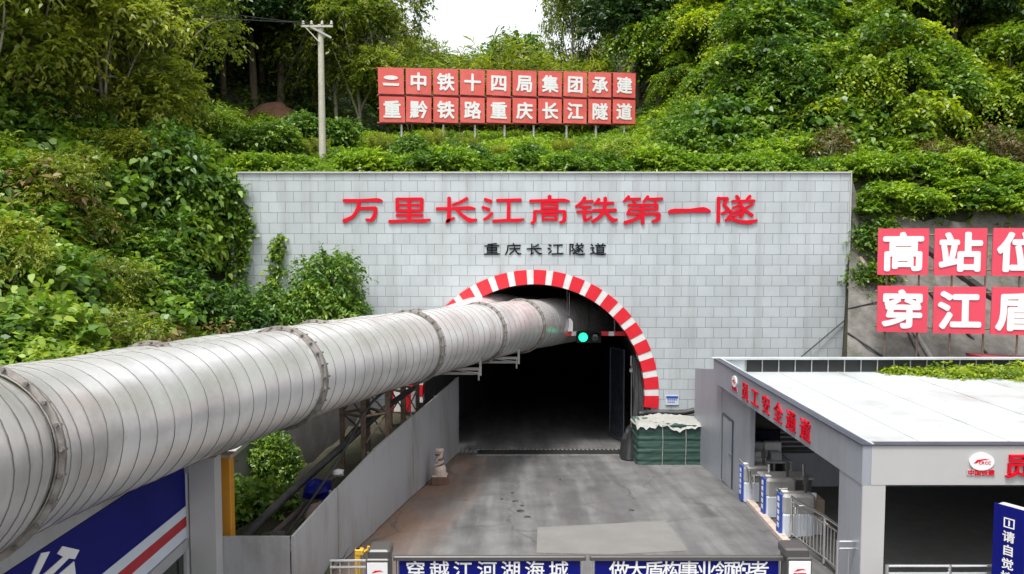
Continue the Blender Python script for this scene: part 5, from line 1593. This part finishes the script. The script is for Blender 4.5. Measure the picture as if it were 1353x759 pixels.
def crown(seed, lobes, n, m, ll, lw, L, droop, inner=0.2, up=0.35, lowcut=-0.45, tip=0.13, jit=0.35, flat=0.5, base_t=0.42):
    rng = np.random.default_rng(seed)
    lobes = np.array(lobes, float)                    # x y z rx ry rz
    wgt = (lobes[:, 3] * lobes[:, 4] * lobes[:, 5]) ** 0.66
    k = rng.choice(len(lobes), n, p=wgt / wgt.sum())
    c, r = lobes[k, :3], lobes[k, 3:]
    z = rng.uniform(lowcut, 1, n); a = rng.uniform(0, 2 * np.pi, n); q = np.sqrt(1 - z * z)
    d = np.stack([q * np.cos(a), q * np.sin(a), z], 1)
    f = np.where(rng.random(n) < inner, rng.uniform(0.35, 0.8, n), rng.uniform(0.8, 1.02, n))
    # ragged outline: some directions bulge, some are eaten away
    ph = lobes[k, 0] * 3.1 + lobes[k, 1] * 1.7
    f = f * (1 + 0.17 * np.sin(3 * a + ph) * q + 0.12 * np.sin(5 * z + 2 * a + ph) + rng.normal(0, 0.05, n))
    O = c + d * r * f[:, None]
    D = nrmz(d / np.maximum(r, 0.2) * r.mean() * 0.8 + np.array([0, 0, up]) + rng.normal(0, 0.4, (n, 3)))
    Ln = L * rng.uniform(0.6, 1.4, n)
    lobe_t = rng.normal(0, tip, len(lobes))
    ts = base_t + lobe_t[k] + 0.16 * np.sin(2.1 * O[:, 0] + 1.7 * O[:, 2]) * np.sin(1.9 * O[:, 1] - 1.3 * O[:, 2]) + rng.normal(0, 0.12, n)
    return sprays(rng, O, D, Ln, droop * rng.uniform(0.6, 1.4, n), m, ll, lw, ts, jit, 0.0, flat)

def rlobes(seed, n, spread, zr, rr, flatz=0.85, big=None):
    g = random.Random(seed)
    out = [big] if big else []
    for i in range(n):
        a = 2 * math.pi * (i + g.uniform(-0.3, 0.3)) / n
        q = spread * g.uniform(0.45, 1.0)
        r = g.uniform(*rr)
        out.append((q * math.cos(a), q * math.sin(a), g.uniform(*zr), r, r * g.uniform(0.8, 1.2), r * flatz * g.uniform(0.8, 1.15)))
    return out

def limbs(seed, h, rad, targets, lean=(0, 0), fork=0.45):
    g = random.Random(seed)
    mb = MB()
    top = Vector((lean[0], lean[1], h))
    pts = [Vector((0, 0, -0.4)), Vector((0, 0, h * 0.2)) + Vector((lean[0] * 0.1 + g.uniform(-.1, .1), lean[1] * 0.1, 0)), Vector((lean[0] * 0.45 + g.uniform(-.15, .15), lean[1] * 0.45, h * 0.55)), top]
    sp = spline(pts, 0.5)
    mb.tube(sp, [rad * (1.15 - 0.85 * i / (len(sp) - 1)) for i in range(len(sp))], 8)
    for t_ in targets:
        t_ = Vector(t_)
        k = g.uniform(fork, 0.92)
        s0 = sp[min(int(k * len(sp)), len(sp) - 1)]
        mid = s0.lerp(t_, 0.5) + Vector((g.uniform(-.3, .3), g.uniform(-.3, .3), 0.35))
        b = spline([s0, mid, t_], 0.45)
        r0 = rad * (1.0 - 0.8 * k) * 0.75 + 0.015
        mb.tube(b, [r0 * (1 - 0.75 * i / max(1, len(b) - 1)) for i in range(len(b))], 6)
    return mb

SPECIES = {}
def species(key, name, leafm, barkm, V, T, trunk, leafname='crown', trunkname='trunk'):
    SPECIES[key] = (name, blade_mesh(leafname, V, T, leafm), leafname, trunk, barkm, trunkname)

def plant(key, x, y, label, cat, group=None, s=1.0, rot=0.0, sz=None, z=None, name=None, sink=0.1):
    nm, cm, ln, tr, bm, tn = SPECIES[key]
    t = thing(name or nm, (x, y, (H(x, y) if z is None else z) - sink), label, cat, group)
    t.rotation_euler = (0, 0, rot); t.scale = (s, s, sz or s)
    c = bpy.data.objects.new(ln, cm); COL.objects.link(c); c.parent = t
    if isinstance(tr, MB):
        o = tr.build(tn, bm, t, smooth=True)
        SPECIES[key] = (nm, cm, ln, o.data, bm, tn)
    else:
        o = bpy.data.objects.new(tn, tr); COL.objects.link(o); o.parent = t
    return t

# broadleaf shrubs (left slope)
for i in range(3):
    lb = rlobes(40 + i, 6, 0.85, (0.55, 1.15), (0.5, 0.75), 0.8, (0, 0, 0.85, 0.95, 0.95, 0.8))
    V, T = crown(50 + i, lb, [1050, 800, 1250][i], 7, [0.155, 0.18, 0.12][i], [0.098, 0.11, 0.062][i], 0.5, 0.4, inner=0.2, up=0.3, tip=0.18, base_t=[0.44, 0.52, 0.64][i])
    species('broad%d' % i, 'broadleaf_shrub', M['leaf_broad'], M['bark'], V, T, limbs(60 + i, 0.9, 0.05, [l[:3] for l in lb], fork=0.1), 'foliage', 'stem')
# creeper covered trees (right mass)
for i in range(3):
    g = random.Random(70 + i)
    lb = [(0, 0, 4.3, 1.3, 1.3, 0.9)]
    for q in range(10):
        a = 2 * math.pi * q / 10 + g.uniform(-0.3, 0.3); zc = g.choice((0.9, 1.7, 2.5, 3.3)) + g.uniform(-0.2, 0.3)
        rr = (2.5 - 0.33 * zc) * g.uniform(0.75, 1.1)
        lb.append((rr * math.cos(a), rr * math.sin(a), zc, g.uniform(0.75, 1.25), g.uniform(0.75, 1.25), g.uniform(0.4, 0.75)))
    V1, T1 = crown(80 + i, lb, 2100, 7, 0.19, 0.12, 0.6, 0.75, inner=0.2, up=0.25, lowcut=-0.15, tip=0.2, base_t=0.5)
    # trailing curtains hung from the outer shelves
    rng = np.random.default_rng(90 + i)
    k = rng.integers(1, 11, 330); la = np.array(lb)
    a = rng.uniform(0, 2 * np.pi, 330)
    O = la[k, :3] + np.stack([np.cos(a) * la[k, 3], np.sin(a) * la[k, 4], rng.uniform(-0.1, 0.5, 330) * la[k, 5]], 1)
    D = nrmz(np.stack([np.cos(a) * 0.5, np.sin(a) * 0.5, np.full(330, -0.15)], 1))
    V2, T2 = sprays(rng, O, D, rng.uniform(0.7, 1.6, 330), 1.0, 12, 0.15, 0.10, rng.normal(0.55, 0.15, 330))
    species('vine%d' % i, 'creeper_clad_tree', M['leaf_vine'], M['bark'], np.concatenate([V1, V2]), np.concatenate([T1, T2]), limbs(100 + i, 3.6, 0.14, [l[:3] for l in lb], lean=(0.3, 0.2)))
# tall dark forest trees
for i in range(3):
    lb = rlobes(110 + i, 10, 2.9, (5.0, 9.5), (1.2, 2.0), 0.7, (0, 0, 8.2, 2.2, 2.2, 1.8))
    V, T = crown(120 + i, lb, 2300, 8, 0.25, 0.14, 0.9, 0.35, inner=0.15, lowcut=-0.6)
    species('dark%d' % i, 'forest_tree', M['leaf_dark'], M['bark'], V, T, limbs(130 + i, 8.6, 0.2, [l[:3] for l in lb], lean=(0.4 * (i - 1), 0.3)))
# airy yellow-green trees with visible limbs
for i in range(2):
    lb = rlobes(140 + i, 11, 2.4, (2.6, 7.6), (0.8, 1.4), 0.7, (0, 0, 6.6, 1.5, 1.5, 1.2))
    V, T = crown(150 + i, lb, 2000, 8, 0.21, 0.10, 0.75, 0.45, inner=0.3, lowcut=-0.7, base_t=0.5)
    species('airy%d' % i, 'light_crowned_tree', M['leaf_airy'], M['palebark'], V, T, limbs(160 + i, 6.4, 0.11, [tuple(Vector(l[:3]) * 1.04) for l in lb] + [l[:3] for l in lb[:6]], lean=(0.5 - i, 0.1), fork=0.2))
# mid green trees
for i in range(2):
    lb = rlobes(170 + i, 9, 1.7, (2.2, 5.2), (0.9, 1.4), 0.8, (0, 0, 4.2, 1.6, 1.6, 1.5))
    V, T = crown(180 + i, lb, 1700, 7, 0.22, 0.12, 0.65, 0.4, inner=0.2, lowcut=-0.6)
    species('mid%d' % i, 'bushy_tree', M['leaf_broad'], M['bark'], V, T, limbs(190 + i, 4.6, 0.13, [l[:3] for l in lb]))
# bamboo-like cane clump
rng = np.random.default_rng(200)
n = 90
a = rng.uniform(0, 2 * np.pi, n); q = rng.uniform(0, 0.8, n)
Oc = np.stack([q * np.cos(a), q * np.sin(a), np.zeros(n)], 1)
Dc = nrmz(np.stack([np.cos(a) * 0.28, np.sin(a) * 0.28, np.ones(n)], 1) + rng.normal(0, 0.07, (n, 3)))
Lc = rng.uniform(3.0, 5.4, n)
V, T = sprays(rng, Oc, Dc, Lc, 0.22, 46, 0.5, 0.06, rng.normal(0.5, 0.15, n), jit=0.5, lift=0.1)
tr = MB()
for i in range(0, n, 3):
    pts = [Vector(Oc[i]) + Vector(Dc[i]) * Lc[i] * t_ - Vector((0, 0, 0.22 * Lc[i] * t_ * t_)) for t_ in (0, .25, .5, .75, 1)]
    tr.tube(pts, [0.03, 0.026, 0.02, 0.014, 0.006], 5)
species('cane', 'cane_clump', M['leaf_airy'], M['palebark'], V, T, tr, 'leaves', 'culms')
# large leaved shrub, dry shrub
lb = rlobes(240, 5, 0.8, (0.5, 1.2), (0.45, 0.7), 0.8, (0, 0, 0.8, 0.85, 0.85, 0.8))
V, T = crown(241, lb, 520, 6, 0.21, 0.15, 0.55, 0.35, inner=0.25, tip=0.2, base_t=0.5)
species('big', 'large_leaved_shrub', M['leaf_broad'], M['palebark'], V, T, limbs(242, 1.0, 0.05, [l[:3] for l in lb], fork=0.1), 'foliage', 'stem')
V, T = crown(243, lb, 300, 5, 0.15, 0.06, 0.6, 0.5, inner=0.4, tip=0.18, base_t=0.5)
species('dry', 'dry_shrub', M['leaf_dry'], M['palebark'], V, T, limbs(244, 1.1, 0.04, [tuple(Vector(l[:3]) * 1.35) for l in lb] * 3, fork=0.05), 'foliage', 'stem')
# low herb mound
for i in range(2):
    lb = rlobes(210 + i, 5, 0.7, (0.15, 0.5), (0.35, 0.6), 0.7, (0, 0, 0.3, 0.7, 0.7, 0.5))
    V, T = crown(220 + i, lb, 520, 6, 0.15, 0.085, 0.42, 0.3, inner=0.2, up=0.6, lowcut=-0.1)
    species('herb%d' % i, 'leafy_shrub', M['leaf_herb'], M['bark'], V, T, limbs(230 + i, 0.4, 0.03, [l[:3] for l in lb], fork=0.1), 'foliage', 'stem')

PR = random.Random(77)
def scatter(keys, label, cat, group, pts, s0=0.8, s1=1.25, name=None):
    for (x, y) in pts:
        if x is None: continue
        s = PR.uniform(s0, s1)
        plant(PR.choice(keys), x, y, label, cat, group, s, PR.uniform(0, 6.28), s * PR.uniform(0.85, 1.15), name=name)
def band_pts(px0, px1, d, n, jd=0.8, jx=0.5):
    out = []
    for k in range(n):
        px = px0 + (px1 - px0) * (k + 0.5 + PR.uniform(-jx, jx)) / n
        dd = d + PR.uniform(-jd, jd)
        out.append(((px - CXP) / FPX * dd, dd))
    return out

# left slope thicket
lp = []
for d, n, p0, p1 in ((13.5, 4, -60, 60), (16, 6, -60, 150), (18.5, 8, -60, 230), (21, 9, -60, 255), (23.5, 9, -60, 225), (26, 10, -60, 225), (28.6, 9, -40, 222)):
    for (x, y) in band_pts(p0, p1, d, n, 0.9):
        if x > -7.9: continue
        lp.append((x, y))
scatter(['broad0', 'broad1', 'broad2', 'broad0', 'broad1', 'herb0'], 'dark green broadleaf shrub in the thicket covering the slope above the ducts', 'shrub', 'shrubs of the left slope thicket', lp, 0.95, 1.5, name='broadleaf_shrub')
def lift_pts(rows):
    return [(x, y) for d, n, p0, p1 in rows for (x, y) in band_pts(p0, p1, d, n, 0.8) if x < -8.2]
scatter(['big'], 'large leaved light green shrub standing out of the thicket on the left slope', 'shrub', 'large leaved shrubs of the left slope', lift_pts(((19, 2, 0, 170), (22, 3, 20, 230), (26, 2, 0, 215))), 1.1, 1.5)
scatter(['dry'], 'thin brown dry shrub poking out of the thicket on the left slope', 'shrub', 'dry shrubs of the left slope', lift_pts(((14.5, 2, 0, 90), (17, 2, 40, 180), (20, 2, 60, 240), (24, 2, 60, 240))), 1.5, 2.0)
scatter(['airy0', 'airy1'], 'thin light green sapling rising above the thicket on the left slope', 'sapling', 'saplings of the left slope', lift_pts(((19, 2, -20, 150), (23, 3, 20, 220), (27, 2, 40, 200))), 0.38, 0.5, name='sapling')
# edge of the thicket climbing round the left end of the wall
for i, (px, d, s, lab) in enumerate(((232, 28.0, 1.4, 'tall broadleaf shrub leaning on the upper left end of the stone wall'), (232, 27.2, 1.2, 'broadleaf shrub at mid height against the left end of the stone wall'))):
    x = (px - CXP) / FPX * d
    plant('broad%d' % (i % 3), x, d, lab, 'shrub', None, s, i * 2.0, s * 1.4, z=[8.6, 6.4][i])
lq = [(x, y) for d, n, p0, p1 in ((13.2, 4, -40, 60), (15.5, 5, -20, 120), (18, 5, 20, 170), (21, 6, 60, 235), (24, 5, 120, 270)) for (x, y) in band_pts(p0, p1, d, n, 0.7) if -11.5 < x < -7.6]
scatter(['herb0', 'herb1'], 'low light green leafy shrub along the foot of the thicket beside the ducts', 'shrub', 'low shrubs at the foot of the left thicket', lq, 0.9, 1.4, name='leafy_shrub')
# bare red earth at the forest edge
mb = MB(); ex = (375 - CXP) / FPX * 46.0
rng = random.Random(14)
for j in range(7):
    for i in range(15):
        u, v_ = i / 14 * 2 - 1, j / 6 * 2 - 1
        xx, yy = ex + 2.0 * u, 46.0 + 1.0 * v_
        mb.v.append((xx, yy, H(xx, yy) - 0.15 + 1.3 * max(0, 1 - u * u) * max(0, 1 - v_ * v_) ** 0.5 + rng.uniform(-0.08, 0.08)))
for j in range(6):
    for i in range(14):
        mb.f.append((j * 15 + i, j * 15 + i + 1, (j + 1) * 15 + i + 1, (j + 1) * 15 + i)); mb.m.append(0)
tag(mb.build('earth_mound', mat('red_earth', (0.11, 0.055, 0.03), 0.95, var=0.4, scale=3, bump=0.5, bscale=8), smooth=True), kind='structure')
# bushes in front of the wall, left of the arch
plant('mid0', px_x(425, 27.0, 5), 27.0, 'rounded green bush in front of the stone wall, just above the ducts', 'bush', None, 0.62, 0.7, 0.75, z=3.15, name='rounded_bush')
plant('mid1', px_x(455, 27.4, 5), 27.4, 'lower bush growing on the right flank of the rounded bush', 'bush', None, 0.42, 2.0, 0.55, z=3.2, name='rounded_bush')
plant('mid1', px_x(330, 26.8, 5), 26.8, 'loose green bush below the creeper at the left end of the wall', 'bush', None, 0.6, 1.7, 0.62, z=2.9, name='loose_bush')
plant('mid0', px_x(372, 27.2, 5), 27.2, 'small bush between the loose bush and the rounded bush', 'bush', None, 0.42, 3.7, 0.55, z=3.0, name='loose_bush')
plant('mid0', px_x(372, 21.0, 1), 20.5, 'spindly shrub in the hollow under the ducts before the wing wall', 'shrub', None, 0.34, 3.0, 0.45, z=0.2, name='hollow_shrub')
plant('broad1', px_x(330, 17.5, 1), 17.5, 'dark shrub in the hollow behind the orange post', 'shrub', None, 0.8, 1.0, 1.0, z=0.6, name='hollow_shrub')
# creeper climbing the stone wall
def creeper(pts, label, wid, n):
    rng = np.random.default_rng(len(label) * 7)
    path = [P(px, py, WY - 0.03) for px, py in pts]
    t = thing('wall_creeper', path[0], label, 'creeper')
    sp = spline([p - path[0] for p in path], 0.12)
    mb = MB(); mb.tube(sp, 0.015, 5); mb.build('stem', M['bark'], t)
    idx = rng.integers(0, len(sp), n)
    O = np.array([tuple(sp[k]) for k in idx]); 
    tt = idx / len(sp)
    O[:, 0] += rng.normal(0, wid, n) * (1.3 - tt); O[:, 2] += rng.normal(0, 0.1, n); O[:, 1] -= rng.uniform(0.02, 0.22, n) * (1.3 - tt)
    D = nrmz(np.stack([rng.normal(0, 1, n), -rng.uniform(0.1, 0.8, n), rng.uniform(-0.3, 1, n)], 1))
    V, T = sprays(rng, O, D, rng.uniform(0.1, 0.35, n), 0.5, 4, 0.17, 0.13, rng.normal(0.5, 0.15, n))
    c = bpy.data.objects.new('foliage', blade_mesh('foliage', V, T, M['leaf_broad'])); COL.objects.link(c); c.parent = t
creeper([(312, 372), (322, 340), (325, 310), (322, 275)], 'creeper with round leaves climbing the left end of the stone wall', 0.16, 230)
creeper([(352, 400), (362, 370), (366, 345), (370, 310)], 'thin creeper tendril climbing the stone wall above the loose bush', 0.10, 120)
creeper([(305, 262), (306, 245), (312, 300), (306, 330)], 'creeper hanging over the upper left corner of the stone wall', 0.2, 330)

# upper left: light crowned trees
for i, (px, d, s, lab) in enumerate(((45, 26.5, 1.05, 'yellow-green tree at the upper left corner of the picture'), (150, 28.5, 1.0, 'yellow-green tree with thin pale limbs left of the dark forest'), (215, 31, 0.9, 'slender yellow-green tree with bare curling twigs beside the dark forest'), (95, 31.5, 1.2, 'taller yellow-green tree behind the two leftmost ones'), (-40, 24.5, 1.1, 'yellow-green tree cut by the left edge of the picture'))):
    plant('airy%d' % (i % 2), (px - CXP) / FPX * d, d, lab, 'tree', None, s, 1.1 * i, s * 1.05)
# bare twigs beside the forest
mb = MB(); g = random.Random(4)
for k in range(12):
    p0 = Vector((g.uniform(-.4, .4), g.uniform(-.3, .3), 0)); a = g.uniform(-0.9, 1.2)
    pts = [p0, p0 + Vector((a * 0.8, g.uniform(-.3, .3), 1.8)), p0 + Vector((a * 2.2, g.uniform(-.5, .5), 3.4)), p0 + Vector((a * 3.4, g.uniform(-.5, .5), 3.2 + g.uniform(-1.2, 1)))]
    sp = spline(pts, 0.3); mb.tube(sp, [0.035 * (1 - 0.8 * i / len(sp)) for i in range(len(sp))], 5)
x = (195 - CXP) / FPX * 30.5
tag(mb.build('bare_shrub', M['palebark'], loc=(x, 30.5, H(x, 30.5) + 2.5)), 'bare shrub of pale curling twigs in front of the dark forest', 'shrub')
# dark forest, left of the hill boards
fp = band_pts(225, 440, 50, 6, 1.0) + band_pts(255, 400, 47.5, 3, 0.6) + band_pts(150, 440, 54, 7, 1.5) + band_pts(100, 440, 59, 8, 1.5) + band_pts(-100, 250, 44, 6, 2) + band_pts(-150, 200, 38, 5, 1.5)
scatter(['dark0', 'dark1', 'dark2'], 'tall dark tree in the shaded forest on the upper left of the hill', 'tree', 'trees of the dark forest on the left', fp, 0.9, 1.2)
# light trees and undergrowth between forest and boards
for i, (px, d, s, lab) in enumerate(((448, 48, 1.15, 'feathery tree with pale limbs left of the hill boards'), (478, 47.5, 1.15, 'wide feathery tree reaching over the left end of the hill boards'))):
    plant('airy%d' % ((i + 1) % 2), (px - CXP) / FPX * d, d, lab, 'tree', None, s, 2.3 * i, s)
# behind the boards
for i, (px, d, s, lab) in enumerate(((560, 47.5, 1.33, 'cane clump behind the left half of the hill boards'), (612, 48.5, 1.40, 'cane clump behind the middle of the hill boards'), (668, 47.5, 1.47, 'tall cane clump just right of the middle of the hill boards'), (708, 48.5, 1.33, 'cane clump behind the right half of the hill boards'), (752, 48, 1.26, 'cane clump nearest the dark trees on the right'))):
    plant('cane', (px - CXP) / FPX * d, d, lab, 'bamboo', 'cane clumps behind the hill boards', s, i * 1.3, s)
bp_ = band_pts(520, 800, 54, 6, 1.0) + band_pts(500, 830, 62, 7, 1.5)
scatter(['mid0', 'mid1'], 'mid green bushy tree in the gap of sky behind the hill boards', 'tree', 'trees in the gap behind the hill boards', bp_, 0.75, 1.0)
for i, (px, d, s) in enumerate(((668, 72, 1.75), (622, 74, 1.55), (718, 74, 1.5))):
    plant('mid%d' % (i % 2), (px - CXP) / FPX * d, d, ['far rounded tree crown in the middle of the gap under the sky', 'far tree left of the rounded crown under the sky', 'far tree right of the rounded crown under the sky'][i], 'tree', None, s, i, s)
# tall thin tree against the sky, and dark trees right of the gap
for i, (px, d, s, lab) in enumerate(((552, 66, 1.2, 'bushy tree on the ridge at the left side of the sky gap'), (570, 72, 1.3, 'farther bushy tree on the ridge at the left side of the sky gap'), (530, 62, 1.1, 'nearer bushy tree on the ridge left of the sky gap'))):
    plant('mid%d' % (i % 2), (px - CXP) / FPX * d, d, lab, 'tree', None, s, i, s)
plant('airy1', (560 - CXP) / FPX * 60, 60, 'sparse tree against the sky left of the gap', 'tree', None, 0.75, 2.0, 1.1)
plant('airy0', (757 - CXP) / FPX * 54, 54, 'thin see-through tree standing against the sky right of the gap', 'tree', None, 0.8, 4.0, 1.6)
dp = band_pts(835, 960, 50, 4, 1.2) + band_pts(840, 1420, 56, 10, 1.5) + band_pts(950, 1420, 48, 7, 1.2)
scatter(['dark0', 'dark1', 'dark2'], 'tall dark tree on the ridge above the creeper mass on the right', 'tree', 'dark trees on the right ridge', dp, 0.85, 1.15)
# creeper mass, right
vp = band_pts(890, 1420, 45.5, 8, 1.0, 0.35) + band_pts(960, 1420, 41.5, 7, 0.8, 0.3) + band_pts(950, 1420, 38, 7, 0.7, 0.3) + band_pts(985, 1420, 35.3, 6, 0.5)
scatter(['vine0', 'vine1', 'vine2'], 'creeper smothered tree in the tangled green mass on the right hillside', 'tree', 'creeper smothered trees on the right', [p for k, p in enumerate(vp) if k % 3 != 1], 0.8, 1.2)
scatter(['mid0', 'mid1', 'mid0', 'dark2'], 'darker broadleaf tree standing between the creeper smothered trees on the right', 'tree', 'broadleaf trees of the right hillside', [p for k, p in enumerate(vp) if k % 3 == 1], 0.65, 0.95, name='broadleaf_tree')
plant('vine1', (868 - CXP) / FPX * 47.5, 47.5, 'rounded creeper dome with bright hanging shoots right of the hill boards', 'tree', None, 1.15, 0.4, 1.2)
plant('vine2', (893 - CXP) / FPX * 44, 44, 'low creeper covered shrub at the right end of the hill boards', 'shrub', None, 0.55, 2.4, 0.5)
# undergrowth on the shelf above the wall
up_ = band_pts(880, 1130, 33.3, 9, 0.8) + band_pts(290, 400, 33.6, 3, 0.4) + band_pts(890, 1000, 37, 5, 0.8)
scatter(['broad0', 'broad2', 'herb0', 'herb1'], 'small leafy shrub below the posts of the hill boards', 'shrub', 'small shrubs below the hill boards', band_pts(480, 880, 33.0, 13, 0.6), 0.5, 0.7, name='leafy_shrub')
scatter(['broad0', 'broad1', 'broad2', 'herb0', 'herb1'], 'mid green leafy shrub on the shelf between the stone wall and the hill boards', 'shrub', 'shrubs on the shelf above the wall', up_, 0.75, 1.15, name='leafy_shrub')
lo = band_pts(300, 405, 30.6, 4, 0.6) + band_pts(450, 700, 30.6, 10, 0.7) + band_pts(720, 1110, 30.4, 14, 0.6) + []
scatter(['herb0', 'herb1'], 'low bright green leafy clump along the top edge of the stone wall', 'shrub', 'leafy clumps along the wall top', lo, 0.7, 1.1, name='leafy_clump')
for i, (px, d, s, lab) in enumerate(((405, 36.5, 1.0, 'dark round shrub in the bright field just left of the utility pole'), (445, 37, 0.9, 'dark round shrub in the bright field just right of the utility pole'), (285, 37.5, 1.0, 'dark spreading shrub in the bright field below the forest'), (232, 35, 1.1, 'yellowish shrub at the left edge of the bright field'))):
    plant(['broad0', 'broad1', 'broad2', 'herb0'][i], (px - CXP) / FPX * d, d, lab, 'shrub', None, s, i, s)
scatter(['big'], 'large leaved light shrub among the creeper smothered trees', 'shrub', 'large leaved shrubs on the right', band_pts(950, 1420, 33.8, 6, 0.6) + band_pts(900, 1100, 35.5, 3, 0.6), 0.9, 1.4)
scatter(['dry'], 'thin dry brown shrub at the foot of the creeper mass on the right', 'shrub', 'dry shrubs on the right', band_pts(1080, 1420, 32.0, 4, 0.5), 0.8, 1.1)
scatter(['cane'], 'tuft of long grass on the shelf between the stone wall and the hill boards', 'grass tuft', 'grass tufts on the shelf', band_pts(320, 900, 35.5, 12, 1.5) + band_pts(300, 480, 40, 6, 2), 0.2, 0.32, name='grass_tuft')
# right: low tangle above and beside the concrete slope
rp = band_pts(1130, 1420, 29.4, 10, 0.3) + band_pts(1130, 1420, 30.4, 9, 0.4) + band_pts(1125, 1420, 33.0, 9, 0.5)
scatter(['herb0', 'herb1', 'herb0'], 'low yellowish green tangle along the top of the concrete slope', 'shrub', 'low tangle above the concrete slope', rp, 0.8, 1.15, name='low_shrub')
for i, (px, d, z, s, lab) in enumerate(((1152, 29.0, 7.4, 0.9, 'dark shrub hanging beside the upper right corner of the stone wall'), (1146, 28.4, 6.2, 0.65, 'smaller dark shrub lower down beside the right edge of the stone wall'), (1172, 29.8, 8.3, 0.9, 'leafy shrub overhanging the first right board'))):
    plant('broad%d' % i, px_x(px, d, z), d, lab, 'shrub', None, s, i, s, z=z)

# cut creeper lying on the pavilion roof
rng = np.random.default_rng(300)
n = 900
x0, x1 = P(1168, 500, YF).x, PXR
x = rng.uniform(x0, x1, n)
u = (x - x0) / (x1 - x0)
y = YF - 0.1 - rng.uniform(0, 1, n) * (0.25 + 2.1 * u + 0.25 * np.sin(x * 3))
z = ZR + 0.02 + rng.uniform(0, 0.28, n) * np.minimum(1, 0.3 + u)
O = np.stack([x, y, z], 1); D = nrmz(np.stack([rng.normal(0, 1, n), rng.normal(0, 1, n), rng.uniform(0.0, 0.6, n)], 1))
V, T = sprays(rng, O, D, rng.uniform(0.2, 0.5, n), 0.5, 6, 0.13, 0.075, rng.normal(0.6, 0.15, n))
V[:, 2] = np.maximum(V[:, 2], ZR + 0.01)
rc = bpy.data.objects.new('roof_creeper', blade_mesh('roof_creeper', V, T, M['leaf_vine'])); COL.objects.link(rc)
tag(rc, 'bright green creeper spreading over the rear right corner of the white roof', 'creeper')

# ground cover
def cover(name, n, xr_, yr_, cond, ll, lw, L, m, key, seed, tb):
    rng = np.random.default_rng(seed)
    x = rng.uniform(*xr_, n); y = rng.uniform(*yr_, n)
    k = cond(x, y); x, y = x[k], y[k]
    O = np.stack([x, y, height(x, y) + rng.uniform(-0.05, 0.18, len(x))], 1)
    D = nrmz(np.stack([rng.normal(0, 0.6, len(x)), rng.normal(-0.1, 0.6, len(x)), rng.uniform(0.4, 1, len(x))], 1))
    tt = tb + 0.22 * np.sin(x * 0.8 + 1.5 * np.sin(y * 0.6)) * np.sin(y * 0.9) + rng.normal(0, 0.1, len(x))
    V, T = sprays(rng, O, D, L * rng.uniform(0.5, 1.5, len(x)), 0.45, m, ll, lw, tt)
    o = bpy.data.objects.new(name, blade_mesh(name, V, T, M[key])); COL.objects.link(o)
    tag(o, kind='stuff')
cover('herb_cover', 26000, (-16, 17), (29.1, 47), lambda x, y: (np.abs(x) < y * 0.72) & (x > -15) & (x < 12 + 0 * y), 0.15, 0.08, 0.42, 6, 'leaf_herb', 310, 0.6)
cover('slope_undergrowth', 15000, (-26, -8.0), (12, 33), lambda x, y: (x < HW_L - 0.2) | (y < 27), 0.19, 0.12, 0.45, 5, 'leaf_broad', 311, 0.45)
cover('hillside_undergrowth', 12000, (9, 32), (29.0, 46), lambda x, y: (x < y * 0.75) & ((x > 12.7) | (y > 30.5)), 0.18, 0.10, 0.5, 6, 'leaf_vine', 312, 0.45)
cover('forest_floor_cover', 5000, (-34, -10), (33, 56), lambda x, y: (x > -y * 0.72), 0.2, 0.11, 0.45, 5, 'leaf_broad', 313, 0.4)
cover('hilltop_foliage', 22000, (-60, 60), (46, 96), lambda x, y: (np.abs(x) < y * 0.74), 0.36, 0.19, 0.8, 5, 'leaf_broad', 314, 0.4)
cover('slope_weeds', 700, (12.4, 24), (25.5, 29.6), lambda x, y: (x > 0.442 * y + 0.3) & (np.sin(x * 1.3 + y) * np.sin(y * 1.7 - 0.6 * x) + (y - 27.6) * 0.5 > 0.25), 0.15, 0.07, 0.35, 5, 'leaf_vine', 315, 0.45)
